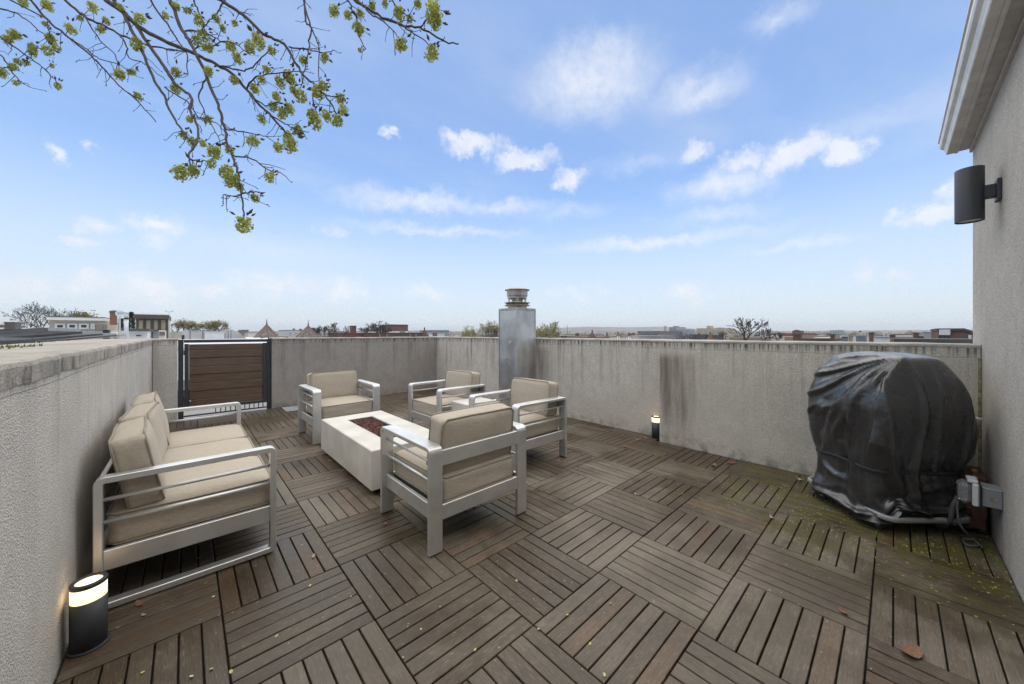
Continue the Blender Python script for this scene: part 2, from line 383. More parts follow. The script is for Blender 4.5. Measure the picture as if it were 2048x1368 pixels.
# ---- weathered hardwood deck tiles (world-space: tile and slat indices give each slat its own tone)
TS, OX, OY = 0.5, 0.1209, 0.0749
def deck_mat():
    m, t, b = newmat('deck_wood')
    p = wpos(t); s = sep(t, p)
    gx = mth(t, 'DIVIDE', mth(t, 'SUBTRACT', s[0], OX), TS); gy = mth(t, 'DIVIDE', mth(t, 'SUBTRACT', s[1], OY), TS)
    i, j = mth(t, 'FLOOR', gx), mth(t, 'FLOOR', gy)
    fx, fy = mth(t, 'SUBTRACT', gx, i), mth(t, 'SUBTRACT', gy, j)
    par = mth(t, 'FLOORED_MODULO', mth(t, 'ADD', i, j), 2.0)          # 1: slats run along X
    across = mth(t, 'ADD', mth(t, 'MULTIPLY', par, fy), mth(t, 'MULTIPLY', mth(t, 'SUBTRACT', 1.0, par), fx))
    k = mth(t, 'FLOOR', mth(t, 'MULTIPLY', across, 7.0))
    al = mth(t, 'ADD', mth(t, 'MULTIPLY', par, s[0]), mth(t, 'MULTIPLY', mth(t, 'SUBTRACT', 1.0, par), s[1]))
    ac = mth(t, 'ADD', mth(t, 'MULTIPLY', par, s[1]), mth(t, 'MULTIPLY', mth(t, 'SUBTRACT', 1.0, par), s[0]))
    wn = mk(t, 'ShaderNodeTexWhiteNoise', {'Vector': xyz(t, i, j, k)}); rnd = wn.outputs['Value']; rc = sep(t, wn.outputs['Color'])
    tile = mk(t, 'ShaderNodeTexWhiteNoise', {'Vector': xyz(t, i, j, 91.0)}).outputs['Value']
    gv = xyz(t, mth(t, 'MULTIPLY', al, 5.0), mth(t, 'MULTIPLY', ac, 95.0), mth(t, 'MULTIPLY', rnd, 60.0))
    grain = nz(t, gv, 1.0, 5.0, 0.66)
    gv2 = xyz(t, mth(t, 'MULTIPLY', al, 30.0), mth(t, 'MULTIPLY', ac, 240.0), mth(t, 'MULTIPLY', rnd, 60.0))
    fibre = nz(t, gv2, 1.0, 3.0, 0.6)
    grey, brown, red = (0.212, 0.184, 0.150), (0.072, 0.049, 0.033), (0.150, 0.082, 0.046)
    c = mixc(t, mth(t, 'ADD', mth(t, 'MULTIPLY', rnd, 0.45), mth(t, 'MULTIPLY', sstep(t, tile, 0.15, 0.85), 0.55)), brown, grey)
    c = mixc(t, mth(t, 'MULTIPLY', mth(t, 'GREATER_THAN', rc[0], 0.90), 0.55), c, red)
    c = mixc(t, sstep(t, grain, 0.28, 0.66, 0.50, 0.0), c, (0.075, 0.058, 0.043))
    c = mixc(t, sstep(t, fibre, 0.50, 0.72, 0.0, 0.42), c, (0.36, 0.30, 0.225))
    cloud = nz(t, p, 2.2, 5.0, 0.62)
    wet = sstep(t, cloud, 0.40, 0.58)
    edgewet = mth(t, 'MAXIMUM', mth(t, 'MAXIMUM', sstep(t, s[0], 2.9, 4.0), sstep(t, s[1], 4.2, 6.2)), sstep(t, s[0], 0.1, 0.95, 1.0, 0.0))
    wet = mth(t, 'MAXIMUM', wet, mth(t, 'MULTIPLY', edgewet, sstep(t, cloud, 0.25, 0.5)))
    c = mixc(t, mth(t, 'MULTIPLY', wet, 0.80), c, mixc(t, 1.0, c, (0.43, 0.37, 0.31), 'MULTIPLY'))
    # algae and lichen specks, thickest in the damp corner by the covered grill
    d1 = sstep(t, s[0], 2.3, 3.3); d2 = sstep(t, s[1], 0.3, 1.5, 1.0, 0.0)
    damp = mth(t, 'MULTIPLY', d1, d2)
    green = mth(t, 'MULTIPLY', mth(t, 'ADD', mth(t, 'MULTIPLY', damp, 0.95), 0.10), sstep(t, nz(t, p, 5.0, 5.0, 0.65), 0.36, 0.66))
    c = mixc(t, mth(t, 'MULTIPLY', green, 0.9), c, (0.082, 0.080, 0.010))
    vo = mk(t, 'ShaderNodeTexVoronoi', {'Vector': p, 'Scale': 64.0}); vr = sep(t, vo.outputs['Color'])
    sp = mth(t, 'MULTIPLY', mth(t, 'LESS_THAN', vo.outputs['Distance'], mth(t, 'MULTIPLY', vr[1], 0.36)),
             mth(t, 'LESS_THAN', vr[0], mth(t, 'ADD', 0.02, mth(t, 'MULTIPLY', mth(t, 'MULTIPLY', damp, sstep(t, nz(t, p, 4.0, 3.0), 0.40, 0.62)), 0.9))))
    c = mixc(t, mth(t, 'MULTIPLY', sp, 0.85), c, mixc(t, damp, (0.30, 0.25, 0.15), (0.50, 0.46, 0.10)))
    put(t, b.inputs['Base Color'], c)
    put(t, b.inputs['Roughness'], mth(t, 'SUBTRACT', mth(t, 'ADD', 0.50, mth(t, 'MULTIPLY', grain, 0.22)), mth(t, 'MULTIPLY', wet, 0.27)))
    b.inputs['Specular IOR Level'].default_value = 0.42
    bump(t, b, mth(t, 'ADD', grain, mth(t, 'MULTIPLY', fibre, 0.6)), 0.45, 0.003)
deck_mat()

def alu_mat():
    m, t, b = newmat('aluminium')
    p = opos(t); s = sep(t, p)
    br = nz(t, xyz(t, mth(t, 'MULTIPLY', s[0], 420.0), mth(t, 'MULTIPLY', s[1], 420.0), mth(t, 'MULTIPLY', s[2], 16.0)), 1.0, 2.0)
    cl = nz(t, p, 7.0, 4.0)
    c = mixc(t, sstep(t, cl, 0.3, 0.7), (0.64, 0.64, 0.63), (0.75, 0.75, 0.74))
    put(t, b.inputs['Base Color'], c)
    b.inputs['Metallic'].default_value = 0.80
    put(t, b.inputs['Roughness'], mth(t, 'ADD', 0.34, mth(t, 'MULTIPLY', br, 0.22)))
    bump(t, b, br, 0.06, 0.001)
alu_mat()
def fabric_mat(name, col):
    m, t, b = newmat(name)
    p = opos(t); s = sep(t, p)
    wv = nz(t, xyz(t, mth(t, 'MULTIPLY', s[0], 300.0), mth(t, 'MULTIPLY', s[1], 60.0), mth(t, 'MULTIPLY', s[2], 300.0)), 1.0, 2.0)
    wv2 = nz(t, xyz(t, mth(t, 'MULTIPLY', s[0], 40.0), mth(t, 'MULTIPLY', s[1], 400.0), mth(t, 'MULTIPLY', s[2], 90.0)), 1.0, 2.0)
    cl = nz(t, p, 6.0, 3.0)
    w = mth(t, 'MULTIPLY', mth(t, 'ADD', wv, wv2), 0.5)
    c = mixc(t, sstep(t, w, 0.35, 0.65), tuple(x * 0.86 for x in col), tuple(x * 1.08 for x in col))
    c = mixc(t, sstep(t, cl, 0.3, 0.7, 0.0, 0.22), c, tuple(x * 0.78 for x in col))
    put(t, b.inputs['Base Color'], c); b.inputs['Roughness'].default_value = 0.9
    b.inputs['Specular IOR Level'].default_value = 0.2
    b.inputs['Sheen Weight'].default_value = 0.15
    wr = nz(t, vm(t, 'MULTIPLY', p, (5.0, 9.0, 12.0)), 1.0, 3.0, 0.5)
    bump(t, b, mth(t, 'ADD', mth(t, 'MULTIPLY', wr, 1.6), mth(t, 'MULTIPLY', w, 0.05)), 0.32, 0.012)
fabric_mat('cushion_fabric', (0.485, 0.425, 0.34))
simple('piping_fabric', (0.33, 0.285, 0.23), 0.9, var=0.1, scale=30)
simple('concrete', (0.61, 0.585, 0.54), 0.75, var=0.12, scale=3.5, bs=0.08, bscale=90)
simple('lava_rock', (0.13, 0.055, 0.045), 0.85, var=0.5, scale=40, bs=0.4, bscale=160)
simple('burner_steel', (0.35, 0.34, 0.33), 0.4, metal=0.8)
simple('black_metal', (0.022, 0.024, 0.028), 0.5, var=0.2, scale=20)
simple('graphite', (0.045, 0.048, 0.055), 0.5, var=0.12, scale=10, bs=0.05, bscale=300)
simple('rubber', (0.018, 0.018, 0.018), 0.7)
simple('grey_plastic', (0.30, 0.30, 0.29), 0.5, var=0.15, scale=14)
simple('dark_grey_plastic', (0.10, 0.10, 0.10), 0.5, var=0.2, scale=14)
simple('box_grey', (0.26, 0.27, 0.28), 0.45, metal=0.2, var=0.1)
simple('white_plastic', (0.62, 0.63, 0.62), 0.45, var=0.06)
simple('white_trim', (0.62, 0.61, 0.58), 0.6, var=0.08, scale=3)
simple('gutter_paint', (0.74, 0.73, 0.70), 0.32, var=0.12, scale=9)
simple('soffit_paint', (0.56, 0.55, 0.53), 0.8, var=0.12, scale=14, bs=0.2, bscale=160)
simple('moss_trim', (0.27, 0.25, 0.14), 0.95, var=0.5, scale=30, bs=0.5, bscale=120)
simple('leather', (0.13, 0.065, 0.045), 0.75, var=0.35, scale=18, bs=0.4, bscale=60)
simple('yellow_plastic', (0.72, 0.42, 0.02), 0.5)
simple('wood_handle', (0.10, 0.045, 0.035), 0.5, var=0.2)
simple('dry_leaf', (0.20, 0.105, 0.062), 0.8, var=0.45, scale=25)
simple('pale_leaf', (0.36, 0.25, 0.17), 0.8, var=0.3, scale=25)
simple('seed', (0.52, 0.50, 0.20), 0.7, var=0.3, scale=40)
simple('moss', (0.14, 0.16, 0.025), 0.95, var=0.5, scale=40)
simple('bark', (0.095, 0.075, 0.062), 0.9, var=0.35, scale=22, bs=0.6, bscale=90)
simple('twig', (0.085, 0.062, 0.052), 0.85, var=0.35, scale=30)
simple('bud', (0.11, 0.085, 0.055), 0.8, var=0.4, scale=60)
def gate_wood():
    m, t, b = newmat('gate_wood')
    p = wpos(t); s = sep(t, p)
    g = nz(t, xyz(t, mth(t, 'MULTIPLY', s[0], 4.0), 0.0, mth(t, 'MULTIPLY', s[2], 120.0)), 1.0, 4.0, 0.6)
    k = nz(t, p, 3.0, 3.0)
    c = mixc(t, sstep(t, g, 0.3, 0.7), (0.085, 0.052, 0.033), (0.165, 0.105, 0.068))
    c = mixc(t, sstep(t, k, 0.4, 0.7, 0.0, 0.35), c, (0.16, 0.125, 0.10))
    put(t, b.inputs['Base Color'], c); b.inputs['Roughness'].default_value = 0.65
    bump(t, b, g, 0.25, 0.003)
gate_wood()
def flue_mat():
    m, t, b = newmat('stainless')
    p = opos(t)
    a = nz(t, vm(t, 'ADD', vm(t, 'MULTIPLY', p, (1.0, 1.0, 0.55)), vm(t, 'SCALE', nz(t, p, 3.0, 3.0, out='Color'), 0.35)), 3.2, 4.0, 0.55)
    sp = nz(t, p, 60.0, 2.0)
    c = mixc(t, sstep(t, a, 0.35, 0.68), (0.44, 0.435, 0.425), (0.66, 0.65, 0.625))
    c = mixc(t, sstep(t, sp, 0.45, 0.8, 0.0, 0.25), c, (0.75, 0.72, 0.68))
    put(t, b.inputs['Base Color'], c); b.inputs['Metallic'].default_value = 0.75
    put(t, b.inputs['Roughness'], sstep(t, a, 0.3, 0.7, 0.30, 0.55))
    bump(t, b, nz(t, p, 5.0, 2.0), 0.12, 0.05)
flue_mat()
simple('flue_cap', (0.42, 0.38, 0.32), 0.4, metal=0.8, var=0.25, scale=16)
def cover_mat():
    m, t, b = newmat('cover_vinyl')
    p = opos(t)
    a = nz(t, p, 4.0, 4.0)
    c = mixc(t, sstep(t, a, 0.3, 0.7), (0.016, 0.016, 0.0165), (0.030, 0.030, 0.031))
    sp = mk(t, 'ShaderNodeTexVoronoi', {'Vector': p, 'Scale': 120.0}); sr = sep(t, sp.outputs['Color'])
    drop = mth(t, 'MULTIPLY', mth(t, 'LESS_THAN', sp.outputs['Distance'], 0.18), mth(t, 'LESS_THAN', sr[0], 0.03))
    c = mixc(t, mth(t, 'MULTIPLY', drop, 0.5), c, (0.25, 0.25, 0.24))
    put(t, b.inputs['Base Color'], c)
    put(t, b.inputs['Roughness'], sstep(t, nz(t, p, 9.0, 4.0), 0.3, 0.7, 0.24, 0.36))
    b.inputs['Specular IOR Level'].default_value = 0.9; b.inputs['Coat Weight'].default_value = 0.35; b.inputs['Coat Roughness'].default_value = 0.3
    bump(t, b, mth(t, 'ADD', nz(t, vm(t, 'MULTIPLY', p, (9.0, 9.0, 16.0)), 1.0, 4.0, 0.6), mth(t, 'MULTIPLY', nz(t, p, 60.0, 2.0), 0.08)), 0.35, 0.012)
cover_mat()
def lamp_mat():
    m, t, b = newmat('lamp_glow')
    b.inputs['Base Color'].default_value = (0.8, 0.75, 0.65, 1)
    b.inputs['Emission Color'].default_value = (1.0, 0.70, 0.40, 1)
    b.inputs['Emission Strength'].default_value = 0.75
    b.inputs['Roughness'].default_value = 0.4
lamp_mat()
def glass_mat():
    m, t, b = newmat('clear_cover')
    b.inputs['Base Color'].default_value = (0.85, 0.86, 0.86, 1); b.inputs['Roughness'].default_value = 0.18
    b.inputs['Transmission Weight'].default_value = 0.75; b.inputs['IOR'].default_value = 1.35
glass_mat()
def leafy(name, ca, cb, trans=0.35, scale=6.0):
    m, t, b = newmat(name)
    n = nz(t, wpos(t), scale, 3.0)
    oi = mk(t, 'ShaderNodeObjectInfo').outputs['Random']
    c = mixc(t, mth(t, 'ADD', mth(t, 'MULTIPLY', sstep(t, n, 0.3, 0.7), 0.7), mth(t, 'MULTIPLY', oi, 0.3)), ca, cb)
    put(t, b.inputs['Base Color'], c); b.inputs['Roughness'].default_value = 0.7
    b.inputs['Specular IOR Level'].default_value = 0.25
    tr = mk(t, 'ShaderNodeBsdfTranslucent', {'Color': c})
    mx = mk(t, 'ShaderNodeMixShader', {0: trans}); t.links.new(b.outputs[0], mx.inputs[1]); t.links.new(tr.outputs[0], mx.inputs[2])
    t.links.new(mx.outputs[0], [x for x in t.nodes if x.type == 'OUTPUT_MATERIAL'][0].inputs[0])
leafy('samara', (0.29, 0.34, 0.06), (0.68, 0.68, 0.22), 0.5, 90.0)
leafy('spring_leaf', (0.27, 0.25, 0.11), (0.46, 0.41, 0.20), 0.4, 1.2)
leafy('yellow_leaf', (0.30, 0.25, 0.07), (0.45, 0.37, 0.11), 0.3, 1.2)
leafy('evergreen', (0.03, 0.05, 0.02), (0.08, 0.105, 0.04), 0.15, 2.0)
leafy('bare_twigs', (0.085, 0.072, 0.062), (0.14, 0.118, 0.10), 0.0, 1.0)
# ---- city
def brick_mat(name, c1, c2, mortar, scale=1.0):
    m, t, b = newmat(name)
    p = wpos(t); s = sep(t, p)
    v = xyz(t, mth(t, 'ADD', s[0], s[1]), s[2], 0.0)
    n = mk(t, 'ShaderNodeTexBrick', {'Vector': v, 'Color1': c1, 'Color2': c2, 'Mortar': mortar, 'Scale': scale, 'Mortar Size': 0.012, 'Brick Width': 0.22, 'Row Height': 0.075})
    c = mixc(t, sstep(t, nz(t, p, 1.5, 4.0), 0.3, 0.7, 0.0, 0.4), n.outputs['Color'], tuple(x * 0.55 for x in c1))
    put(t, b.inputs['Base Color'], c); b.inputs['Roughness'].default_value = 0.9
brick_mat('brick_red', (0.24, 0.075, 0.045), (0.17, 0.055, 0.038), (0.20, 0.16, 0.13))
brick_mat('brick_brown', (0.19, 0.085, 0.052), (0.14, 0.065, 0.042), (0.16, 0.12, 0.10))
brick_mat('brick_tan', (0.36, 0.25, 0.17), (0.28, 0.19, 0.13), (0.3, 0.25, 0.2))
def siding_mat():
    m, t, b = newmat('siding')
    b.inputs['Roughness'].default_value = 0.6
    p = wpos(t); put(t, b.inputs['Base Color'], mixc(t, nz(t, p, 2.0, 3.0), (0.42, 0.36, 0.285), (0.49, 0.43, 0.35)))
siding_mat()
simple('roof_white', (0.60, 0.61, 0.62), 0.7, var=0.12, scale=0.5, obj=False)
simple('roof_grey', (0.30, 0.30, 0.305), 0.8, var=0.25, scale=0.4, obj=False)
simple('roof_dark', (0.075, 0.072, 0.07), 0.8, var=0.3, scale=0.5, obj=False)
simple('roof_red', (0.24, 0.085, 0.065), 0.8, var=0.2, scale=0.5, obj=False)
simple('slate', (0.16, 0.135, 0.12), 0.75, var=0.4, scale=3.0, obj=False)
simple('copper_hip', (0.20, 0.10, 0.06), 0.7, var=0.3, scale=6)
simple('verdigris', (0.25, 0.36, 0.32), 0.7, var=0.3, scale=6)
simple('paint_white', (0.68, 0.68, 0.66), 0.7, var=0.08, scale=0.6, obj=False)
simple('paint_cream', (0.60, 0.55, 0.46), 0.75, var=0.1, scale=0.6, obj=False)
simple('paint_beige', (0.50, 0.42, 0.31), 0.8, var=0.1, scale=0.4, obj=False)
simple('paint_grey', (0.33, 0.34, 0.355), 0.8, var=0.12, scale=0.4, obj=False)
simple('paint_slate', (0.16, 0.175, 0.20), 0.7, var=0.15, scale=0.4, obj=False)
simple('brown_frame', (0.075, 0.058, 0.05), 0.6, var=0.15, scale=2)
simple('blind', (0.42, 0.36, 0.245), 0.8, var=0.12, scale=3)
simple('galvanised', (0.52, 0.55, 0.57), 0.4, metal=0.5, var=0.15, scale=5)
simple('condenser', (0.16, 0.145, 0.13), 0.7, var=0.2, scale=5)
simple('solar_cell', (0.02, 0.022, 0.03), 0.25, var=0.2, scale=3)
simple('solar_frame', (0.22, 0.225, 0.235), 0.4, metal=0.5)
simple('window_glass', (0.035, 0.04, 0.045), 0.15, var=0.2, scale=0.4, obj=False)
simple('asphalt', (0.05, 0.05, 0.05), 0.9, var=0.2, scale=0.05, obj=False)
simple('hill_wood', (0.16, 0.145, 0.12), 0.95, var=0.35, scale=0.02, obj=False)
simple('flag_white', (0.75, 0.75, 0.75), 0.8); simple('flag_red', (0.5, 0.03, 0.05), 0.8); simple('flag_blue', (0.03, 0.05, 0.2), 0.8)
M_ = MATS
# ================================================================ setting
XL, XR, XS, YB, YH, YST = -0.36, 4.30, 4.15, 7.25, -0.42, 1.90
GROUND_Z = -11.5
def ground():
    mb = MB(); S = 4200; n = 12
    for i in range(n + 1):
        for j in range(n + 1):
            mb.v.append((-S + 2 * S * i / n, -S + 2 * S * j / n, GROUND_Z))
    for i in range(n):
        for j in range(n):
            a = i * (n + 1) + j; mb.f.append((a, a + n + 1, a + n + 2, a + 1))
    tag(mb.build('ground', M_['asphalt'], fix=False), kind='structure')
ground()

# ---- deck: tiles of seven slats, alternating direction
deck = tag(box_obj('deck', M_['rubber'], None, XL - 0.1, XR + 0.05, YH - 0.1, YB + 0.1, -0.10, -0.028), kind='structure')
def fwd(x, y): return x * EBY + y * EBX
def right(x, y): return x * EBX - y * EBY
def slat_mesh(L, W, cache={}):
    k = (round(L, 3), round(W, 3))
    if k not in cache:
        e = 0.0022; mb = MB(); hx, hy = L / 2, W / 2
        mb.v = [(sx * hx, sy * hy, -0.021) for sx, sy in ((-1, -1), (1, -1), (1, 1), (-1, 1))] + \
               [(sx * hx, sy * hy, -e) for sx, sy in ((-1, -1), (1, -1), (1, 1), (-1, 1))] + \
               [(sx * (hx - e), sy * (hy - e), 0.0) for sx, sy in ((-1, -1), (1, -1), (1, 1), (-1, 1))]
        for a in (0, 4):
            for q in range(4): mb.f.append((a + q, a + (q + 1) % 4, a + 4 + (q + 1) % 4, a + 4 + q))
        mb.f.append((8, 9, 10, 11)); me = mb.mesh('plank', fix=False); me.materials.append(M_['deck_wood']); cache[k] = me
    return cache[k]
slats = []
SW = TS / 7
for i in range(-2, 10):
    for j in range(-2, 16):
        x0, y0 = OX + i * TS, OY + j * TS
        for k in range(7):
            if (i + j) % 2 == 0: a = [x0 + k * SW, x0 + (k + 1) * SW, y0, y0 + TS]; along = 'Y'
            else: a = [x0, x0 + TS, y0 + k * SW, y0 + (k + 1) * SW]; along = 'X'
            g = 0.0031
            a = [a[0] + g, a[1] - g, a[2] + g, a[3] - g]
            cy0 = 0.5 * (a[2] + a[3])
            xr = (XR if cy0 > YST else XS) - 0.012
            a = [max(a[0], XL + 0.010), min(a[1], xr), max(a[2], YH + 0.008), min(a[3], YB - 0.010)]
            if a[1] - a[0] < 0.02 or a[3] - a[2] < 0.02: continue
            slats.append((a, along))
def slat_rank(s):
    a = s[0]; x, y = (a[0] + a[1]) / 2, (a[2] + a[3]) / 2; D = fwd(x, y)
    if D < 1.0: return 1e9
    px = 1024 + FPX * right(x, y) / D
    return D if -60 < px < 2110 else 1e9
slats.sort(key=slat_rank)
rest = MB()
for n_, (a, along) in enumerate(slats):
    rz = random.uniform(-0.0014, 0.0014); tl = random.uniform(-0.010, 0.010); zz = random.uniform(-0.0014, 0.0014)
    cx, cyy = (a[0] + a[1]) / 2, (a[2] + a[3]) / 2
    L, W = (a[1] - a[0], a[3] - a[2]) if along == 'X' else (a[3] - a[2], a[1] - a[0])
    me = slat_mesh(L, W)
    if n_ < 300:
        o = link('plank', me, None, deck); o.location = (cx, cyy, zz); o.rotation_euler = (tl, 0, rz + (0 if along == 'X' else R(90)))
    else:
        Mx = Matrix.Translation((cx, cyy, zz)) @ Matrix.Rotation(rz + (0 if along == 'X' else R(90)), 4, 'Z') @ Matrix.Rotation(tl, 4, 'X')
        rest.add([Mx @ v.co for v in me.vertices], [tuple(p.vertices) for p in me.polygons])
tag(rest.build('planks', M_['deck_wood'], deck, fix=False), kind='stuff')

# ---- parapets: rendered wall with a slightly proud rough coping
def round_prof(p0, p1, z0, z1, r=0.014):
    return [(p0, z0), (p1, z0), (p1, z1 - r), (p1 - r * 0.3, z1 - r * 0.3), (p1 - r, z1), (p0 + r, z1), (p0 + r * 0.3, z1 - r * 0.3), (p0, z1 - r)]
def parapet(name, label, axis, p0, p1, a0, a1, mat, seed, cop=(0, 0), cmat='coping_clean'):
    w = empty(name, ((a0 + a1) / 2, (p0 + p1) / 2, 0) if axis == 'X' else ((p0 + p1) / 2, (a0 + a1) / 2, 0), 0, label, 'wall')
    off = -w.location
    n = int((a1 - a0) / 0.06) + 1
    b = MB().extrude([(p0, -0.3), (p1, -0.3), (p1, 0.4), (p1, 1.186), (p0, 1.186), (p0, 0.4)], axis, a0, a1, n, 0.003, seed, 2.0)
    o = b.build('rendered_face', mat, w, True); o.location = off
    for p in o.data.polygons: p.use_smooth = False
    c = MB().extrude(round_prof(p0 - 0.006, p1 + 0.006, 1.128 if cmat == 'coping' else 1.176, 1.2, 0.018 if cmat == 'coping' else 0.010), axis, a0 + cop[0], a1 + cop[1], n, 0.006, seed + 5, 5.0)
    o = c.build('coping', M_[cmat], w); o.location = off
    return w, off
wl, off = parapet('parapet_wall', 'long grey stucco parapet behind the sofa with dark drip stains', 'Y', -0.95, XL, -0.40, 7.65, M_['stucco_left'], 1.0, (0, 0), 'coping')
o = box_obj('pier', M_['stucco_left'], wl, XL + 0.004, -0.096, 7.25, 7.64, -0.3, 1.186, 0.006); o.location = off
o = MB().extrude(round_prof(7.244, 7.647, 1.172, 1.198, 0.010), 'X', XL + 0.009, -0.090, 6, 0.005, 3.0, 5.0).build('coping', M_['coping'], wl); o.location = off
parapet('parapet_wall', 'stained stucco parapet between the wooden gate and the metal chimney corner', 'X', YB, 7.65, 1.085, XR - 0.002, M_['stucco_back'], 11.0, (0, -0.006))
parapet('parapet_wall', 'heavily streaked stucco parapet behind the metal chimney', 'Y', XR, 4.72, YST + 0.002, 7.66, M_['stucco_right'], 21.0, (0.002, 0))
wst, off = parapet('parapet_wall', 'thicker stucco parapet with broad brown stain behind the covered grill', 'Y', XS, 4.715, YH + 0.003, YST, M_['stucco_step'], 31.0)
o = MB().extrude([(XS - 0.010, 0.01), (XS + 0.02, 0.01), (XS + 0.02, 1.1), (XS - 0.010, 1.1)], 'Y', YH + 0.002, YH + 0.016, 1).build('joint_bead', M_['moss_trim'], wst); o.location = off
# moss tuft on the near end of the coping
mm = MB(); rr = random.Random(3)
for q in range(90):
    c = Vector((rr.uniform(-0.80, -0.62), rr.uniform(2.9, 3.5), 1.203)); a = rr.uniform(0, 6.28); h = rr.uniform(0.006, 0.022)
    d = Vector((math.cos(a), math.sin(a), 0)) * 0.006
    mm.add([c - d, c + d, c + Vector((rr.uniform(-.006, .006), rr.uniform(-.006, .006), h))], [(0, 1, 2)])
tag(mm.build('moss_tuft', M_['moss'], fix=False), 'yellow green moss growing on top of the near parapet', 'moss', kind='stuff')

# ---- the house behind: rendered wall, soffit, ogee gutter
hs = empty('house', (2.0, -2.0, 0), 0, 'pale grey stucco house wall with white gutter and soffit above', 'house')
hoff = Vector((-2.0, 2.0, 0))
def hpart(o): o.location = hoff; return o
hpart(box_obj('wall', M_['stucco_house'], hs, -3.0, 4.57, -6.0, YH, GROUND_Z, 2.76, 0.006))
hpart(box_obj('block_below', M_['stucco_house'], hs, -0.948, 4.712, YH + 0.002, 7.646, GROUND_Z, -0.12))
hpart(box_obj('soffit', M_['soffit_paint'], hs, -3.2, 4.575, YH + 0.002, -0.348, 2.745, 2.765))
hpart(box_obj('frieze_strip', M_['soffit_paint'], hs, -3.2, 4.578, YH + 0.001, YH + 0.016, 2.715, 2.744))
hpart(box_obj('fascia', M_['gutter_paint'], hs, -3.2, 4.580, -0.3475, -0.330, 2.735, 2.90))
gp = [(-0.2995, 2.742), (-0.262, 2.742), (-0.257, 2.748), (-0.2545, 2.765), (-0.245, 2.785), (-0.228, 2.800), (-0.222, 2.815), (-0.222, 2.846), (-0.214, 2.852),
      (-0.214, 2.858), (-0.227, 2.858), (-0.227, 2.812), (-0.2995, 2.812)]
hpart(MB().extrude([(p - 0.030, z) for p, z in gp], 'X', -3.2, 4.585, 1).build('gutter', M_['gutter_paint'], hs))
roof = MB().add([(-3.3, -0.29, 2.862), (4.61, -0.29, 2.862), (4.61, -6.2, 6.2), (-3.3, -6.2, 6.2), (-3.3, -0.29, 2.905), (4.61, -0.29, 2.905), (4.61, -6.2, 6.25), (-3.3, -6.2, 6.25)],
                [(0, 1, 2, 3), (4, 7, 6, 5), (0, 4, 5, 1), (1, 5, 6, 2), (2, 6, 7, 3), (3, 7, 4, 0)])
hpart(roof.build('roof', M_['roof_dark'], hs))

# ---- gate
gx0, gx1, gy = -0.088, 1.078, 7.30
gt = empty('gate', (0.5, gy, 0), 0, 'dark metal framed gate of brown horizontal boards at the back', 'gate')
G = Vector((-0.5, -gy, 0))
def gpart(o): o.location = G; return o
for a, b in ((gx0, gx0 + 0.062), (gx1 - 0.055, gx1)):
    gpart(box_obj('post', M_['graphite'], gt, a, b, gy, gy + 0.06, -0.028, 1.185, 0.003))
gpart(box_obj('top_rail', M_['graphite'], gt, gx0 + 0.064, gx1 - 0.057, gy + 0.004, gy + 0.05, 1.136, 1.180, 0.002))
fx0, fx1 = gx0 + 0.069, gx1 - 0.058
fr = MB(); fr.box(fx0, fx0 + 0.052, gy + 0.004, gy + 0.046, 0.10, 1.118, 0.002)
gpart(fr.build('stile', M_['graphite'], gt))
gpart(box_obj('stile', M_['graphite'], gt, fx1 - 0.055, fx1, gy + 0.004, gy + 0.046, 0.10, 1.118, 0.002))
gpart(box_obj('bottom_rail', M_['graphite'], gt, fx0 + 0.054, fx1 - 0.057, gy + 0.006, gy + 0.044, 0.10, 0.142, 0.002))
gpart(box_obj('lower_rail', M_['graphite'], gt, gx0 + 0.064, gx1 - 0.057, gy + 0.012, gy + 0.04, 0.006, 0.026))
zb = [0.146, 0.258, 0.385, 0.512, 0.640, 0.767, 0.895, 1.022, 1.112]
for k in range(8):
    gpart(box_obj('board', M_['gate_wood'], gt, fx0 + 0.054, fx1 - 0.057, gy + 0.010 + 0.006 * (k % 2), gy + 0.034, zb[k] + 0.0012, zb[k + 1] - 0.0012, 0.006))
gpart(box_obj('backing', M_['graphite'], gt, fx0 + 0.054, fx1 - 0.057, gy + 0.0345, gy + 0.040, 0.147, 1.11))  # dark sheet added behind the boards to stop light showing through the gaps
x = fx0 + 0.36
while x < fx1 - 0.05:
    gpart(box_obj('picket', M_['graphite'], gt, x, x + 0.012, gy + 0.018, gy + 0.03, 0.028, 0.098)); x += 0.062
for z in (0.25, 0.95):
    gpart(MB().tube([(gx0 + 0.070, gy - 0.004, z), (gx0 + 0.070, gy - 0.004, z + 0.07)], 0.007, 8).build('hinge', M_['graphite'], gt))
gpart(MB().tube([(gx1 - 0.03, gy + 0.02, 1.186), (gx1 - 0.035, gy + 0.0, 1.215), (gx1 - 0.09, gy - 0.01, 1.212), (gx1 - 0.15, gy - 0.01, 1.196)], 0.006, 6).build('latch_cable', M_['black_metal'], gt))
gpart(MB().lathe([(0.010, 0), (0.010, 0.02)], 10, (fx0 + 0.065, gy + 0.004, 0.235)).build('pull_knob', M_['white_plastic'], gt))
# landing beyond the gate
tag(box_obj('landing', M_['roof_grey'], None, -0.948, 1.7, 7.652, 9.4, -0.35, -0.16), kind='structure')

# ---- metal drain grate by the back wall
dg = empty('drain_grate', (1.42, 6.92, 0), 0, 'silver slatted drain grate on the deck by the back wall', 'grate')
for k in range(5):
    box_obj('slat', M_['galvanised'], dg, -0.22, 0.24, -0.20 + k * 0.085, -0.155 + k * 0.085, 0.004, 0.012, 0.002)
for x in (-0.21, 0.20):
    box_obj('bearer', M_['galvanised'], dg, x, x + 0.022, -0.19, 0.18, 0.0015, 0.0042)
